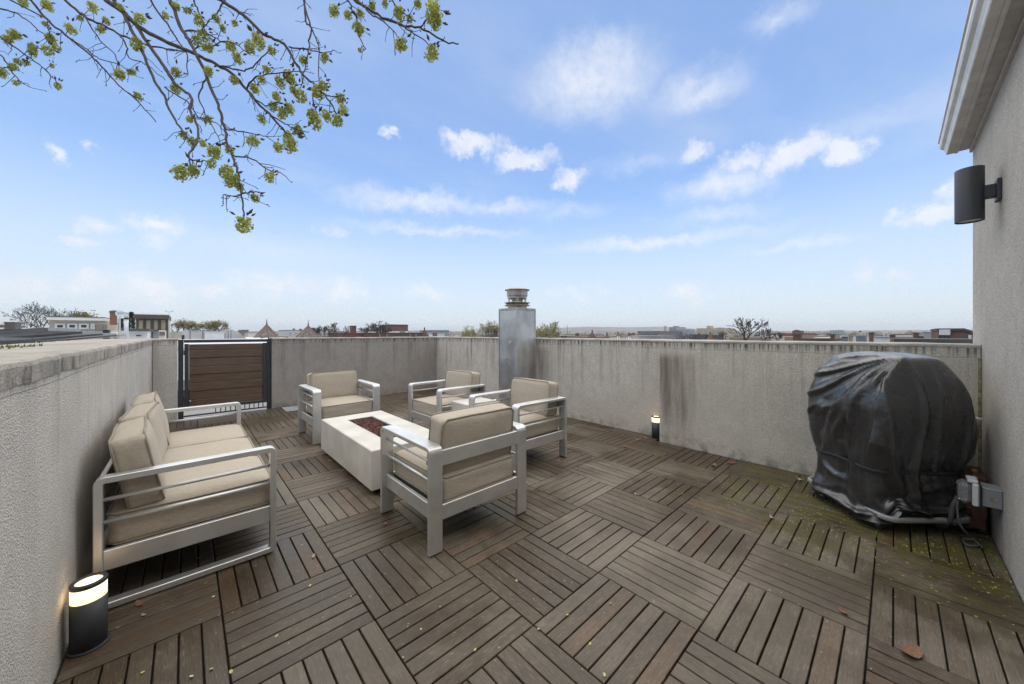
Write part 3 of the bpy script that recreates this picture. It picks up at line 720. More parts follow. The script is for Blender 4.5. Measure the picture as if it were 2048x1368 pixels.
# ================================================================ furniture
def rsec(hn, hb, c):   # chamfered rectangular section, half sizes along normal / binormal
    return [(-hn, -hb + c), (-hn + c, -hb), (hn - c, -hb), (hn, -hb + c), (hn, hb - c), (hn - c, hb), (-hn + c, hb), (-hn, hb - c)]
def arc_path(pts, r, n=5, closed=False):
    """round the corners of a polyline"""
    P = [Vector(p) for p in pts]; out = []; m = len(P)
    for i, p in enumerate(P):
        if not closed and i in (0, m - 1): out.append(p); continue
        a, b = P[i - 1], P[(i + 1) % m]
        d1, d2 = (a - p).normalized(), (b - p).normalized()
        s, e = p + d1 * r, p + d2 * r
        for k in range(n + 1):
            t = k / n; out.append(s * (1 - t) ** 2 + p * 2 * t * (1 - t) + e * t * t)
    return out
def cushion(name, w, d, h, parent, loc, rot=(0, 0, 0), seed=0.0, r=0.024, puff=0.016, flat='z', nsub=13):
    bm = bmesh.new(); bmesh.ops.create_cube(bm, size=2.0)
    bmesh.ops.subdivide_edges(bm, edges=bm.edges, cuts=nsub, use_grid_fill=True)
    H = Vector((w / 2, d / 2, h / 2)); fi = 'xyz'.index(flat)
    for v in bm.verts:
        u = v.co.copy()
        p = Vector((u.x * H.x, u.y * H.y, u.z * H.z))
        inner = Vector([max(-(H[k] - r), min(H[k] - r, p[k])) for k in range(3)])
        df = p - inner
        q = inner + (df.normalized() * r if df.length > 1e-6 else Vector((0, 0, 0)))
        if df.length <= 1e-6: q = p
        ax = [k for k in range(3) if k != fi]
        bul = (1 - abs(u[ax[0]]) ** 3) * (1 - abs(u[ax[1]]) ** 3)
        q[fi] += puff * bul * (1 if u[fi] > 0 else -1) * abs(u[fi])
        for k in ax:
            o2 = [m for m in ax if m != k][0]
            q[k] += 0.004 * (1 - u[o2] ** 2) * u[k]
        q += mnoise.noise_vector(Vector((u.x * 1.7 + seed, u.y * 1.7 - seed, u.z * 1.3 + seed * 2))) * 0.0042
        v.co = q
    me = bpy.data.meshes.new(name); bm.to_mesh(me); bm.free()
    o = link(name, me, M_['cushion_fabric'], parent, True); o.location = loc; o.rotation_euler = rot
    ax = [k for k in range(3) if k != fi]
    for sgn in (1, -1):
        pts = []; ins = r * 0.12; c = 0.034
        A, B = H[ax[0]] - ins + .003, H[ax[1]] - ins + .003
        corner = [(A - c, B), (A, B - c), (A, -B + c), (A - c, -B), (-A + c, -B), (-A, -B + c), (-A, B - c), (-A + c, B)]
        loop = []
        for q in range(8):
            a, b = Vector(corner[q]), Vector(corner[(q + 1) % 8]); nn = 2 if q % 2 == 0 else 8
            for k in range(nn): loop.append(a + (b - a) * k / nn)
        for a, b in loop:
            v = Vector((0, 0, 0)); v[ax[0]] = a; v[ax[1]] = b; v[fi] = sgn * (H[fi] - r * 0.22)
            u = Vector([v[k] / H[k] for k in range(3)])
            v += mnoise.noise_vector(Vector((u.x * 1.7 + seed, u.y * 1.7 - seed, u.z * 1.3 + seed * 2))) * 0.0042
            pts.append(v)
        k_ = MB(); k_.sweep(pts, rsec(0.0042, 0.0042, 0.0018), True, tuple(1.0 if k == fi else 0.0 for k in range(3)))
        pp = k_.build('piping', M_['piping_fabric'], o, True)
    return o
AH, AT, AW = 0.62, 0.026, 0.088
def make_chair():
    W, D = 0.78, 0.69
    c = empty('armchair')
    hy = D / 2
    for s in (-1, 1):
        x = s * (W / 2 - AW / 2)
        path = arc_path([(x, -hy + AT / 2, 0.006), (x, -hy + AT / 2, AH - AT / 2), (x, hy - AT / 2, AH - AT / 2), (x, hy - AT / 2, 0.006)], 0.030)
        MB().sweep(path, rsec(AT / 2, AW / 2, 0.0035)).build('arm_frame', M_['aluminium'], c)
        for yy in (-hy + AT / 2, hy - AT / 2):
            box_obj('foot_pad', M_['rubber'], c, x - AW / 2 + 0.004, x + AW / 2 - 0.004, yy - AT / 2 + 0.002, yy + AT / 2 - 0.002, 0.0, 0.0058)
        for z in (0.405, 0.520):
            MB().tube([(x, -hy + AT - 0.002, z), (x, hy - AT + 0.002, z)], 0.0085, 10).build('rod', M_['aluminium'], c, True)
        box_obj('side_apron', M_['aluminium'], c, x - 0.012, x + 0.012, -hy + AT - 0.001, hy - AT + 0.001, 0.182, 0.274, 0.003)
    xi = W / 2 - AW
    box_obj('rear_apron', M_['aluminium'], c, -xi - 0.004, xi + 0.004, -hy + 0.004, -hy + 0.024, 0.184, 0.272, 0.003)
    box_obj('front_apron', M_['aluminium'], c, -xi - 0.004, xi + 0.004, hy - 0.024, hy - 0.004, 0.184, 0.272, 0.003)
    box_obj('back_rail', M_['aluminium'], c, -xi - 0.004, xi + 0.004, -hy + 0.004, -hy + 0.026, 0.500, 0.592, 0.003)
    box_obj('seat_base', M_['graphite'], c, -xi + 0.002, xi - 0.002, -hy + 0.026, hy - 0.026, 0.244, 0.262)
    cushion('seat_cushion', 2 * xi - 0.006, D - 0.034, 0.155, c, (0, 0.004, 0.346), seed=1.3)
    cushion('back_cushion', 2 * xi - 0.012, 0.140, 0.350, c, (0, -hy + 0.112, 0.592), (R(7), 0, 0), seed=4.1, flat='y')
    return c
proto = make_chair()
GRP = 'aluminium armchairs round the fire table'
chairs = [((1.405, 2.135), 0.0, 'aluminium armchair nearest the camera, seen from behind with its cushion back'),
          ((1.450, 4.850), R(180), 'aluminium armchair facing the camera at the far end of the fire table'),
          ((2.555, 2.690), R(90), 'aluminium armchair on the right, between the small cube table and nearest chair'),
          ((2.500, 3.960), R(90), 'aluminium armchair farthest back, between the cube table and back wall')]
for k, ((x, y), rz, lab) in enumerate(chairs):
    c = proto if k == 0 else copy_tree(proto)
    c.location = (x, y, 0.003); c.rotation_euler = (0, 0, rz + (0, .015, -.02, .02)[k])
    tag(c, lab, 'armchair', GRP)
    for chd in [q for q in bpy.data.objects if q.parent == c and 'cushion' in q.name]:
        chd.rotation_euler.z += random.uniform(-.02, .02); chd.rotation_euler.y += random.uniform(-.008, .008); chd.location.x += random.uniform(-.003, .003)

def make_sofa():
    # faces +X, local origin at the footprint centre
    L, D = 1.86, 0.70
    s = empty('sofa', (0.040, 3.385, 0.003), 0, 'silver metal three seat sofa with beige cushions along the left parapet', 'sofa')
    bw, bt = 0.052, 0.030; hx, hy = D / 2, L / 2; top = 0.615
    for sg in (-1, 1):
        y = sg * (hy - bw / 2)
        p = arc_path([(-hx + bt / 2, y, bt / 2 + 0.004), (-hx + bt / 2, y, top - bt / 2), (hx - bt / 2, y, top - bt / 2), (hx - bt / 2, y, bt / 2 + 0.004)], 0.022, 4, True)
        MB().sweep(p, rsec(bt / 2, bw / 2, 0.003), True, (0, 1, 0)).build('sled_frame', M_['aluminium'], s)
        for x in (-hx + 0.03, hx - 0.05):
            box_obj('foot_pad', M_['rubber'], s, x, x + 0.03, y - 0.015, y + 0.015, 0.0, 0.0042)
        for z in (0.400, 0.505):
            MB().tube([(-hx + bt - 0.002, y, z), (hx - bt + 0.002, y, z)], 0.0095, 10).build('rod', M_['aluminium'], s, True)
        box_obj('side_apron', M_['aluminium'], s, -hx + bt - 0.001, hx - bt + 0.001, y - 0.013, y + 0.013, 0.180, 0.272, 0.003)
    yi = hy - bw
    box_obj('front_apron', M_['aluminium'], s, hx - 0.030, hx - 0.006, -yi - 0.004, yi + 0.004, 0.184, 0.270, 0.003)
    box_obj('rear_apron', M_['aluminium'], s, -hx + 0.006, -hx + 0.030, -yi - 0.004, yi + 0.004, 0.184, 0.270, 0.003)
    box_obj('back_rail', M_['aluminium'], s, -hx + 0.004, -hx + 0.026, -yi - 0.004, yi + 0.004, 0.500, 0.590, 0.003)
    box_obj('seat_base', M_['graphite'], s, -hx + 0.032, hx - 0.032, -yi + 0.002, yi - 0.002, 0.244, 0.262)
    cw = 2 * yi / 3
    for k in range(3):
        y = -yi + cw * (k + 0.5)
        cushion('seat_cushion', D - 0.045, cw - 0.006, 0.150, s, (0.012, y, 0.342), (0, 0, random.uniform(-.01, .01)), seed=2.0 + k * 3.1, puff=0.018)
        cushion('back_cushion', 0.130, cw - 0.030, 0.360, s, (-hx + 0.112 + 0.010 * (k == 0), y, 0.590 + 0.004 * k), (0, R((-11, -8, -12)[k]), (0.05, -0.045, 0.03)[k]), seed=9.0 + k * 2.7, flat='x')
    return s
make_sofa()

# ---- fire table
def fire_table():
    x0, x1, y0, y1, z0, z1 = 1.062, 1.712, 2.765, 4.155, 0.045, 0.362
    cx, cyy = (x0 + x1) / 2, (y0 + y1) / 2
    f = empty('fire_table', (cx, cyy, 0), 0, 'long low pale concrete fire table filled with lava rock', 'fire table')
    hx, hy = (x1 - x0) / 2, (y1 - y0) / 2; ox, oy = 0.132, 0.47; c = 0.006; d = 0.055
    mb = MB()
    def ring(a, b, z): return [(-a, -b, z), (a, -b, z), (a, b, z), (-a, b, z)]
    rs = [ring(hx - c, hy - c, z0), ring(hx, hy, z0 + c), ring(hx, hy, z1 - c), ring(hx - c, hy - c, z1), ring(ox, oy, z1), ring(ox, oy, z1 - d), ]
    for q in rs: mb.v += q
    for k in range(5):
        for q in range(4): mb.f.append((k * 4 + q, k * 4 + (q + 1) % 4, k * 4 + 4 + (q + 1) % 4, k * 4 + 4 + q))
    mb.f.append((0, 3, 2, 1)); mb.f.append((20, 21, 22, 23))
    mb.build('concrete_body', M_['concrete'], f)
    e = 0.002
    pan = MB(); w = 0.012
    for bx in ((-ox + e, ox - e, -oy + e, -oy + w), (-ox + e, ox - e, oy - w, oy - e), (-ox + e, -ox + w, -oy + w + e, oy - w - e), (ox - w, ox - e, -oy + w + e, oy - w - e)):
        pan.box(*bx, z1 - d + 0.002, z1 - 0.003)
    pan.build('burner_pan', M_['burner_steel'], f)
    lava = MB(); rr = random.Random(5)
    ico = bmesh.new(); bmesh.ops.create_icosphere(ico, subdivisions=1, radius=1.0)
    iv = [v.co.copy() for v in ico.verts]; ifc = [tuple(v.index for v in p.verts) for p in ico.faces]; ico.free()
    for k in range(420):
        px, py = rr.uniform(-ox + 0.025, ox - 0.025), rr.uniform(-oy + 0.025, oy - 0.025)
        r = rr.uniform(0.009, 0.021); Mx = Matrix.Rotation(rr.uniform(0, 6), 3, Vector((rr.random(), rr.random(), rr.random() + .1)).normalized())
        lava.add([Vector((px, py, z1 - 0.038 + rr.uniform(-0.006, 0.022))) + Mx @ Vector((v.x * r * rr.uniform(.75, 1.2), v.y * r * rr.uniform(.75, 1.2), v.z * r * rr.uniform(.6, 1.0))) for v in iv], ifc)
    tag(lava.build('lava_rocks', M_['lava_rock'], f), kind='stuff')
    for sx in (-1, 1):
        for sy in (-1, 1):
            MB().lathe([(0.03, 0.0), (0.03, 0.044)], 14, (sx * (hx - 0.09), sy * (hy - 0.10), 0.0012)).build('foot', M_['rubber'], f)
fire_table()
# ---- cube table
ct = empty('side_table', (2.490, 3.320, 0.002), 0, 'small pale concrete cube table between the two right armchairs', 'side table')
MB().box(-0.205, 0.205, -0.205, 0.205, 0.008, 0.486, 0.006).build('concrete_cube', M_['concrete'], ct)
box_obj('plinth', M_['rubber'], ct, -0.17, 0.17, -0.17, 0.17, 0.0, 0.0075)

# ---- bollard lamps
def bollard():
    b = empty('bollard_lamp')
    MB().lathe([(0.052, 0), (0.052, 0.196)], 36).build('post', M_['graphite'], b, False)
    MB().lathe([(0.0505, 0.1965), (0.0505, 0.252)], 36).build('diffuser', M_['lamp_glow'], b)
    mb = MB(); n = 36
    mb.lathe([(0.052, 0.2525), (0.052, 0.266), (0.050, 0.268), (0.040, 0.268), (0.039, 0.2525)], n, close=False)
    for k in range(n): mb.f.append((k, 4 * n + k, 4 * n + (k + 1) % n, (k + 1) % n))
    mb.build('cap_ring', M_['graphite'], b)
    MB().lathe([(0.0385, 0.2526), (0.0385, 0.262)], n).build('top_lens', M_['lamp_glow'], b)
    for ch in b.children:
        me = ch.data; me.polygons.foreach_set('use_smooth', [abs(p.normal.z) < 0.3 for p in me.polygons])
    MB().lathe([(0.060, 0.0), (0.060, 0.006), (0.0525, 0.008)], 24).build('base_flange', M_['graphite'], b)
    return b
b0 = bollard()
for k, (x, y, lab) in enumerate([(-0.292, 2.238, 'large near bollard lamp by the sofa arm, black with glowing warm band'),
                                 (4.222, 1.975, 'small lit bollard lamp beside the stepped right parapet'),
                                 (3.455, 4.125, 'small lit bollard lamp by the metal chimney behind the cube table')]):
    b = b0 if k == 0 else copy_tree(b0)
    b.location = (x, y, 0.002); tag(b, lab, 'lamp', 'lit bollard lamps on the deck')

# ---- chimney: sheet-metal casing with stacked flue cap
ch = empty('chimney', (4.085, 4.295, 0), 0, 'square stainless steel chimney with ringed round cap at the parapet', 'chimney')
cw = 0.213
cas = MB()
nz_ = 28
for k in range(nz_ + 1):
    z = -0.02 + 1.70 * k / nz_
    for q in range(4):
        A = [(-cw, -cw), (cw, -cw), (cw, cw), (-cw, cw)]
        a, b = Vector(A[q]), Vector(A[(q + 1) % 4]); nrm = Vector(((b - a).y, -(b - a).x)).normalized()
        for m in range(8):
            p = a + (b - a) * m / 8
            dn = mnoise.noise(Vector((p.x * 3 + q * 7, p.y * 3, z * 2.2))) * 0.010 * math.sin(math.pi * m / 8)
            cas.v.append((p.x + nrm.x * dn, p.y + nrm.y * dn, z))
for k in range(nz_):
    for q in range(32): cas.f.append((k * 32 + q, k * 32 + (q + 1) % 32, (k + 1) * 32 + (q + 1) % 32, (k + 1) * 32 + q))
cas.f.append(tuple(nz_ * 32 + q for q in range(32)))
o = cas.build('casing', M_['stainless'], ch, True, False)
e = o.modifiers.new('e', 'EDGE_SPLIT'); e.split_angle = R(50)
for (sx, sy) in ((-1, -1), (1, -1), (-1, 1)):
    MB().box(-0.008 + sx * (cw + .001), 0.008 + sx * (cw + .001), -0.008 + sy * (cw + .001), 0.008 + sy * (cw + .001), 0.0, 1.68, 0.002).build('corner_seam', M_['stainless'], ch)
for k in range(24):
    z = 0.08 + k * 0.068
    for (dx, dy) in ((0.0, -1), (-1, 0.0)):
        pass
box_obj('top_flashing', M_['flue_cap'], ch, -cw - 0.007, cw + 0.007, -cw - 0.007, cw + 0.007, 1.655, 1.694, 0.002)
K = 0.0084 * 1.0
def capring(name, prof): MB().lathe(prof, 40, (0, 0, 0)).build(name, M_['flue_cap'], ch, False)
capring('collar', [(0.160, 1.6945), (0.160, 1.742)])
capring('storm_ring', [(0.150, 1.7425), (0.212, 1.738), (0.214, 1.742), (0.185, 1.768), (0.150, 1.770)])
capring('storm_ring', [(0.165, 1.7705), (0.182, 1.772), (0.216, 1.790), (0.214, 1.794), (0.165, 1.797)])
capring('inner_pipe', [(0.095, 1.797), (0.095, 1.90)])
for k in range(6):
    a = k * math.pi / 3 + 0.3
    MB().box(-0.022, 0.022, -0.002, 0.002, 1.797, 1.858, 0, Matrix.Rotation(a, 4, 'Z') @ Matrix.Translation((0, 0.158, 0))).build('cap_strut', M_['flue_cap'], ch)
capring('hood_band', [(0.160, 1.856), (0.162, 1.860), (0.162, 1.898), (0.172, 1.900), (0.174, 1.906), (0.174, 1.994), (0.176, 1.996)])
capring('lid', [(0.176, 1.9965), (0.206, 1.998), (0.208, 2.004), (0.198, 2.018), (0.180, 2.024), (0.05, 2.030)])
MB().lathe([(0.008, 2.030), (0.008, 2.040)], 8, (0.02, -0.05, 0)).build('lid_bolt', M_['flue_cap'], ch)
MB().lathe([(0.021, 0), (0.021, 0.003), (0.018, 0.004)], 16).build('round_sticker', M_['white_plastic'], ch).matrix_local = Matrix.Translation((-cw - 0.004, -0.06, 1.14)) @ Matrix.Rotation(R(-90), 4, 'Y')

# ---- wall sconce on the house
sc = empty('wall_sconce', (3.485, -0.308, 2.115), 0, 'dark grey cylinder wall light on the stucco house wall', 'wall light')
n = 32
mb = MB(); mb.lathe([(0.055, -0.160), (0.056, -0.160), (0.0575, -0.158), (0.0575, 0.155), (0.056, 0.158), (0.050, 0.158), (0.050, -0.150), (0.055, -0.160)], n, close=False)
o = mb.build('cylinder', M_['graphite'], sc); o.data.polygons.foreach_set('use_smooth', [abs(p.normal.z) < 0.3 for p in o.data.polygons]); es = o.modifiers.new('e', 'EDGE_SPLIT'); es.split_angle = R(30)
MB().lathe([(0.0495, -0.152), (0.0495, -0.147)], n).build('lower_lens', M_['white_plastic'], sc)
MB().lathe([(0.0495, 0.140), (0.0495, 0.146)], n).build('upper_lens', M_['white_plastic'], sc)
box_obj('arm', M_['graphite'], sc, -0.022, 0.022, -0.094, -0.050, -0.038, 0.038, 0.002)
box_obj('wall_plate', M_['graphite'], sc, -0.045, 0.045, -0.111, -0.0945, -0.062, 0.062, 0.003)
# ================================================================ covered grill in the corner
GC = Vector((3.660, 0.060)); GU = Vector((0.682, 0.731)); GW = Vector((0.731, -0.682))   # depth axis, width axis
gr = empty('grill', (GC.x, GC.y, 0), math.atan2(GU.y, GU.x), 'barbecue grill under a wrinkled shiny black vinyl cover in the corner', 'grill')
# local frame: x along GU (towards the right parapet), y along -GW (towards the camera's left)
PROF = [(1.146, .008, .008), (1.146, .08, .055), (1.145, .16, .105), (1.143, .220, .145), (1.134, .246, .166), (1.105, .262, .186), (1.05, .282, .225), (0.97, .310, .282), (0.88, .332, .325),
        (0.80, .340, .340), (0.72, .336, .340), (0.62, .316, .328), (0.52, .290, .310), (0.43, .268, .294), (0.37, .256, .284),
        (0.28, .254, .282), (0.20, .262, .290), (0.12, .274, .300), (0.06, .280, .306)]
def grill_cover():
    NA, NV = 84, 46
    zs = np.array([p[0] for p in PROF]); As = np.array([p[1] for p in PROF]); Bs = np.array([p[2] for p in PROF])
    arc = np.concatenate([[0], np.cumsum(np.hypot(np.diff(zs), np.diff((As + Bs) / 2)))])
    s = np.linspace(0, arc[-1], NV)
    z, A, B = np.interp(s, arc, zs), np.interp(s, arc, As), np.interp(s, arc, Bs)
    def ex_of(zz): return 3.0 + 3.2 * np.clip((1.146 - zz) / 0.02, 0, 1)
    def rad(zz, Aa, Bb, t):
        e = ex_of(zz); c, sn = np.abs(np.cos(t)), np.abs(np.sin(t))
        return 1.0 / ((c / Aa) ** e + (sn / Bb) ** e) ** (1 / e)
    # spread the columns evenly round the rounded-rectangle girth
    tt = np.linspace(0, 2 * np.pi, 2001); rr_ = rad(0.8, .340, .340, tt)
    xx, yy = rr_ * np.cos(tt), rr_ * np.sin(tt); gl = np.concatenate([[0], np.cumsum(np.hypot(np.diff(xx), np.diff(yy)))])
    th = np.interp(np.linspace(0, gl[-1], NA, endpoint=False), gl, tt)
    Z = np.repeat(z[:, None], NA, 1); T = np.repeat(th[None], NV, 0)
    RR = rad(Z, A[:, None], B[:, None], T)
    rng = np.random.default_rng(4)
    P = np.stack([RR * np.cos(T), RR * np.sin(T), Z], -1)
    # the bag keeps its shoulder girth all the way down, so spare cloth gathers into folds lower down
    ish = int(np.argmax(A))
    girth = np.maximum(RR, np.where(np.arange(NV)[:, None] > ish, RR[ish][None] * 0.87, 0))
    Pr = np.stack([girth * np.cos(T), girth * np.sin(T), Z], -1)
    ph = np.random.default_rng(9).uniform(0, 6.28, 40)
    fold = sum(np.sin(T * k + ph[k] + Z * 14 * (-1) ** k) for k in (4, 7, 9, 12, 15)) / 5
    P[..., :2] *= (1 + 0.03 * fold * np.clip((1.10 - Z) / 0.25, 0, 1))[..., None]
    P += rng.normal(0, 0.003, P.shape)
    idx = np.arange(NV * NA).reshape(NV, NA); nx = np.roll(idx, -1, 1); G_ = []
    def grp(a, b): return a.ravel(), b.ravel()
    for q in (0, 1): G_.append((*grp(idx[:, q::2], nx[:, q::2]), 1.0, 1.012))
    for q in (0, 1): G_.append((*grp(idx[q:-1:2], idx[q + 1::2][:len(idx[q:-1:2])]), 1.0, 1.015))
    for q in (0, 1):
        G_.append((*grp(idx[q:-1:2], nx[q + 1::2][:len(idx[q:-1:2])]), 0.4, 1.012))
        G_.append((*grp(nx[q:-1:2], idx[q + 1::2][:len(idx[q:-1:2])]), 0.4, 1.012))
    n2 = np.roll(idx, -2, 1)
    for q in range(4): G_.append((*grp(idx[:, q::4], n2[:, q::4]), 0.05, 1.0))
    for q in range(4):
        rows = np.arange(q, NV - 2, 4)
        G_.append((*grp(idx[rows], idx[rows + 2]), 0.05, 1.0))
    X = P.reshape(-1, 3).copy(); X0 = Pr.reshape(-1, 3)
    RL = [np.linalg.norm(X0[a] - X0[b], axis=1) * k for a, b, _, k in G_]
    V = np.zeros_like(X); pin = np.zeros(len(X), bool); pin[:NA * 4] = True; Xp0 = X.copy()
    rz = math.atan2(GU.y, GU.x); cr, sr = math.cos(rz), math.sin(rz)
    for it in range(150):
        V[:, 2] -= 0.0011; old = X.copy(); X = X + V * 0.93
        for sub in range(4):
            for (a, b, st, _), L in zip(G_, RL):
                d = X[b] - X[a]; l = np.linalg.norm(d, axis=1) + 1e-9
                cc = d * (0.5 * st * (l - L) / l)[:, None]
                X[a] += cc; X[b] -= cc
            zz = np.clip(X[:, 2], 0.03, 1.1458)
            Ai, Bi = np.interp(zz, zs[::-1], As[::-1]), np.interp(zz, zs[::-1], Bs[::-1]); e = ex_of(zz)
            t = ((np.abs(X[:, 0]) / Ai) ** e + (np.abs(X[:, 1]) / Bi) ** e) ** (1 / e)
            belt = np.exp(-((zz - 0.36) / 0.05) ** 2)
            inn = np.where(zz > 0.75, 0.955, 0.88); outl = np.where(zz > 0.75, 1.035, 1.10 - 0.07 * belt)
            k = np.where(t < inn, inn / np.maximum(t, 1e-4), np.where(t > outl, outl / t, 1.0)); m = zz < 1.13
            X[m, 0] *= k[m]; X[m, 1] *= k[m]
            X[:, 2] = np.clip(X[:, 2], 0.052, 1.150); X[pin] = Xp0[pin]
            wx = GC.x + cr * X[:, 0] - sr * X[:, 1]; wy = GC.y + sr * X[:, 0] + cr * X[:, 1]
            dx = np.minimum(0, (XS - 0.014) - wx); dy = np.maximum(0, (YH + 0.014) - wy)
            X[:, 0] += cr * dx + sr * dy; X[:, 1] += -sr * dx + cr * dy
        V = (X - old) * 0.6
    # refine the cloth (Catmull-Rom, three times finer) and press in tension folds and crumples
    def upsample(Q, axis, n, loop):
        Q = np.moveaxis(Q, axis, 0); m = len(Q)
        g = (lambda i: Q[i % m]) if loop else (lambda i: Q[np.clip(i, 0, m - 1)])
        out = []; base = np.arange(m if loop else m - 1)
        for k in range(n):
            t = k / n; a_, b_, c_, d_ = g(base - 1), g(base), g(base + 1), g(base + 2)
            out.append(0.5 * (2 * b_ + (c_ - a_) * t + (2 * a_ - 5 * b_ + 4 * c_ - d_) * t * t + (3 * b_ - a_ - 3 * c_ + d_) * t ** 3))
        R_ = np.stack(out, 1).reshape(-1, *Q.shape[1:])
        if not loop: R_ = np.concatenate([R_, Q[-1:]])
        return np.moveaxis(R_, 0, axis)
    Q0 = X.reshape(NV, NA, 3)
    for _ in range(2):
        S_ = Q0.copy(); S_[1:-1] = (Q0[:-2] + Q0[2:] + np.roll(Q0, 1, 1)[1:-1] + np.roll(Q0, -1, 1)[1:-1]) / 4
        Q0 = Q0 * .45 + S_ * .55
    X = Q0.reshape(-1, 3)
    Q = upsample(upsample(X.reshape(NV, NA, 3), 1, 3, True), 0, 3, False); NV2, NA2 = Q.shape[:2]; X = Q.reshape(-1, 3)
    def ridge_noise(fx, fy, seed):
        return np.array([1 - 2.2 * abs(mnoise.noise(Vector((a_ * fx + seed, b_ * fy - seed, seed)))) for a_, b_ in zip(fa, fb)])
    c0 = np.array([-0.25, 1.13])
    du, dz = X[:, 0] - c0[0], c0[1] - X[:, 2]; dist = np.hypot(du, dz); phi = np.arctan2(dz, np.maximum(du, 1e-3))
    w1 = np.clip((X[:, 1] - 0.10) / 0.06, 0, 1) * np.clip(dist / 0.10, 0, 1) * np.clip((0.80 - dist) / 0.3, 0, 1)
    fa, fb = phi, dist; f1 = ridge_noise(4.6, 2.0, 3.3); f1b = ridge_noise(10.0, 3.5, 8.1)
    X[:, 1] += w1 * (0.060 * np.clip(f1 - .45, 0, 1) + 0.010 * np.clip(f1b - .5, 0, 1) - 0.010)
    w2 = np.clip((-X[:, 0] - 0.13) / 0.06, 0, 1) * np.clip((1.10 - X[:, 2]) / 0.15, 0, 1)
    fa, fb = X[:, 1], X[:, 2]; f2 = ridge_noise(7.5, 1.4, 5.7); f2b = ridge_noise(16.0, 6.0, 1.9)
    X[:, 0] -= w2 * (0.048 * np.clip(f2 - .5, 0, 1) + 0.004 * np.clip(f2b - .55, 0, 1) - 0.010)
    ang = np.arctan2(X[:, 1], X[:, 0]); fa, fb = ang, X[:, 2]
    w3 = np.clip((0.55 - X[:, 2]) / 0.2, 0, 1); f3 = ridge_noise(1.3, 5.0, 2.2); f4 = ridge_noise(7.0, 22.0, 6.4)
    rr3 = np.hypot(X[:, 0], X[:, 1]) + 1e-6; dr = w3 * 0.036 * np.clip(f3 - .45, 0, 1) + 0.004 * np.clip(f4 - .6, 0, 1) * np.clip((1.12 - X[:, 2]) / .1, 0, 1)
    X[:, 0] += X[:, 0] / rr3 * dr; X[:, 1] += X[:, 1] / rr3 * dr
    hem = np.clip((0.34 - X[:, 2]) / 0.28, 0, 1); X[:, 2] += hem * (0.075 * np.clip((-X[:, 0] - 0.20) / 0.05, 0, 1) * np.clip((0.24 - X[:, 1]) / 0.05, 0, 1) + 0.012 * np.sin(ang * 5 + 1) + 0.012)
    wx = GC.x + cr * X[:, 0] - sr * X[:, 1]; wy = GC.y + sr * X[:, 0] + cr * X[:, 1]
    dx = np.minimum(0, (XS - 0.012) - wx); dy = np.maximum(0, (YH + 0.012) - wy)
    X[:, 0] += cr * dx + sr * dy; X[:, 1] += -sr * dx + cr * dy
    NV, NA = NV2, NA2; idx = np.arange(NV * NA).reshape(NV, NA)
    mb = MB(); mb.v = [tuple(p) for p in X]
    for i in range(NV - 1):
        for k in range(NA):
            mb.f.append((int(idx[i, k]), int(idx[i + 1, k]), int(idx[i + 1, (k + 1) % NA]), int(idx[i, (k + 1) % NA])))
    mb.f.append(tuple(int(q) for q in idx[0]))
    o = mb.build('cover', M_['cover_vinyl'], gr, True)
    return o
cov = grill_cover()
# strap round the waist with a loose bow
pts = []
for k in range(40):
    a = 2 * math.pi * k / 40; e = 6.2
    r = 1.06 / ((abs(math.cos(a)) / 0.256) ** e + (abs(math.sin(a)) / 0.284) ** e) ** (1 / e)
    pts.append((r * math.cos(a), r * math.sin(a), 0.385 + 0.006 * math.sin(5 * a)))
MB().sweep(pts, rsec(0.002, 0.012, 0.001), True, (0, 0, 1)).build('strap', M_['black_metal'], gr, True)
# trolley below
box_obj('bottom_shelf', M_['dark_grey_plastic'], gr, -0.235, 0.225, -0.275, 0.275, 0.088, 0.108, 0.004)
p = arc_path([(-0.296, -0.270, 0.098), (-0.296, 0.262, 0.098), (0.345, 0.262, 0.098), (0.345, -0.270, 0.098)], 0.07, 7, True)
MB().sweep(p, rsec(0.012, 0.016, 0.005), True, (0, 0, 1)).build('bumper_rail', M_['grey_plastic'], gr, True)
for sx in (-0.215, 0.20):
    for sy in (-0.25, 0.25):
        w = MB().lathe([(0.004, -0.016), (0.034, -0.016), (0.038, -0.012), (0.038, 0.012), (0.034, 0.016), (0.004, 0.016)], 22).build('caster', M_['rubber'], gr)
        w.matrix_local = Matrix.Translation((sx, sy, 0.0405)) @ Matrix.Rotation(R(25), 4, 'Z') @ Matrix.Rotation(R(90), 4, 'X')
        h = MB().lathe([(0.014, -0.018), (0.014, 0.018)], 14).build('hub', M_['grey_plastic'], w)
        box_obj('fork', M_['dark_grey_plastic'], gr, sx - 0.012, sx + 0.012, sy - 0.022, sy + 0.022, 0.074, 0.0875)
# folding side shelf sticking out past the cover, close to the house wall
MB().box(-0.165, 0.15, -0.500, -0.28, 0.694, 0.712, 0.003).build('side_shelf', M_['white_plastic'], gr)

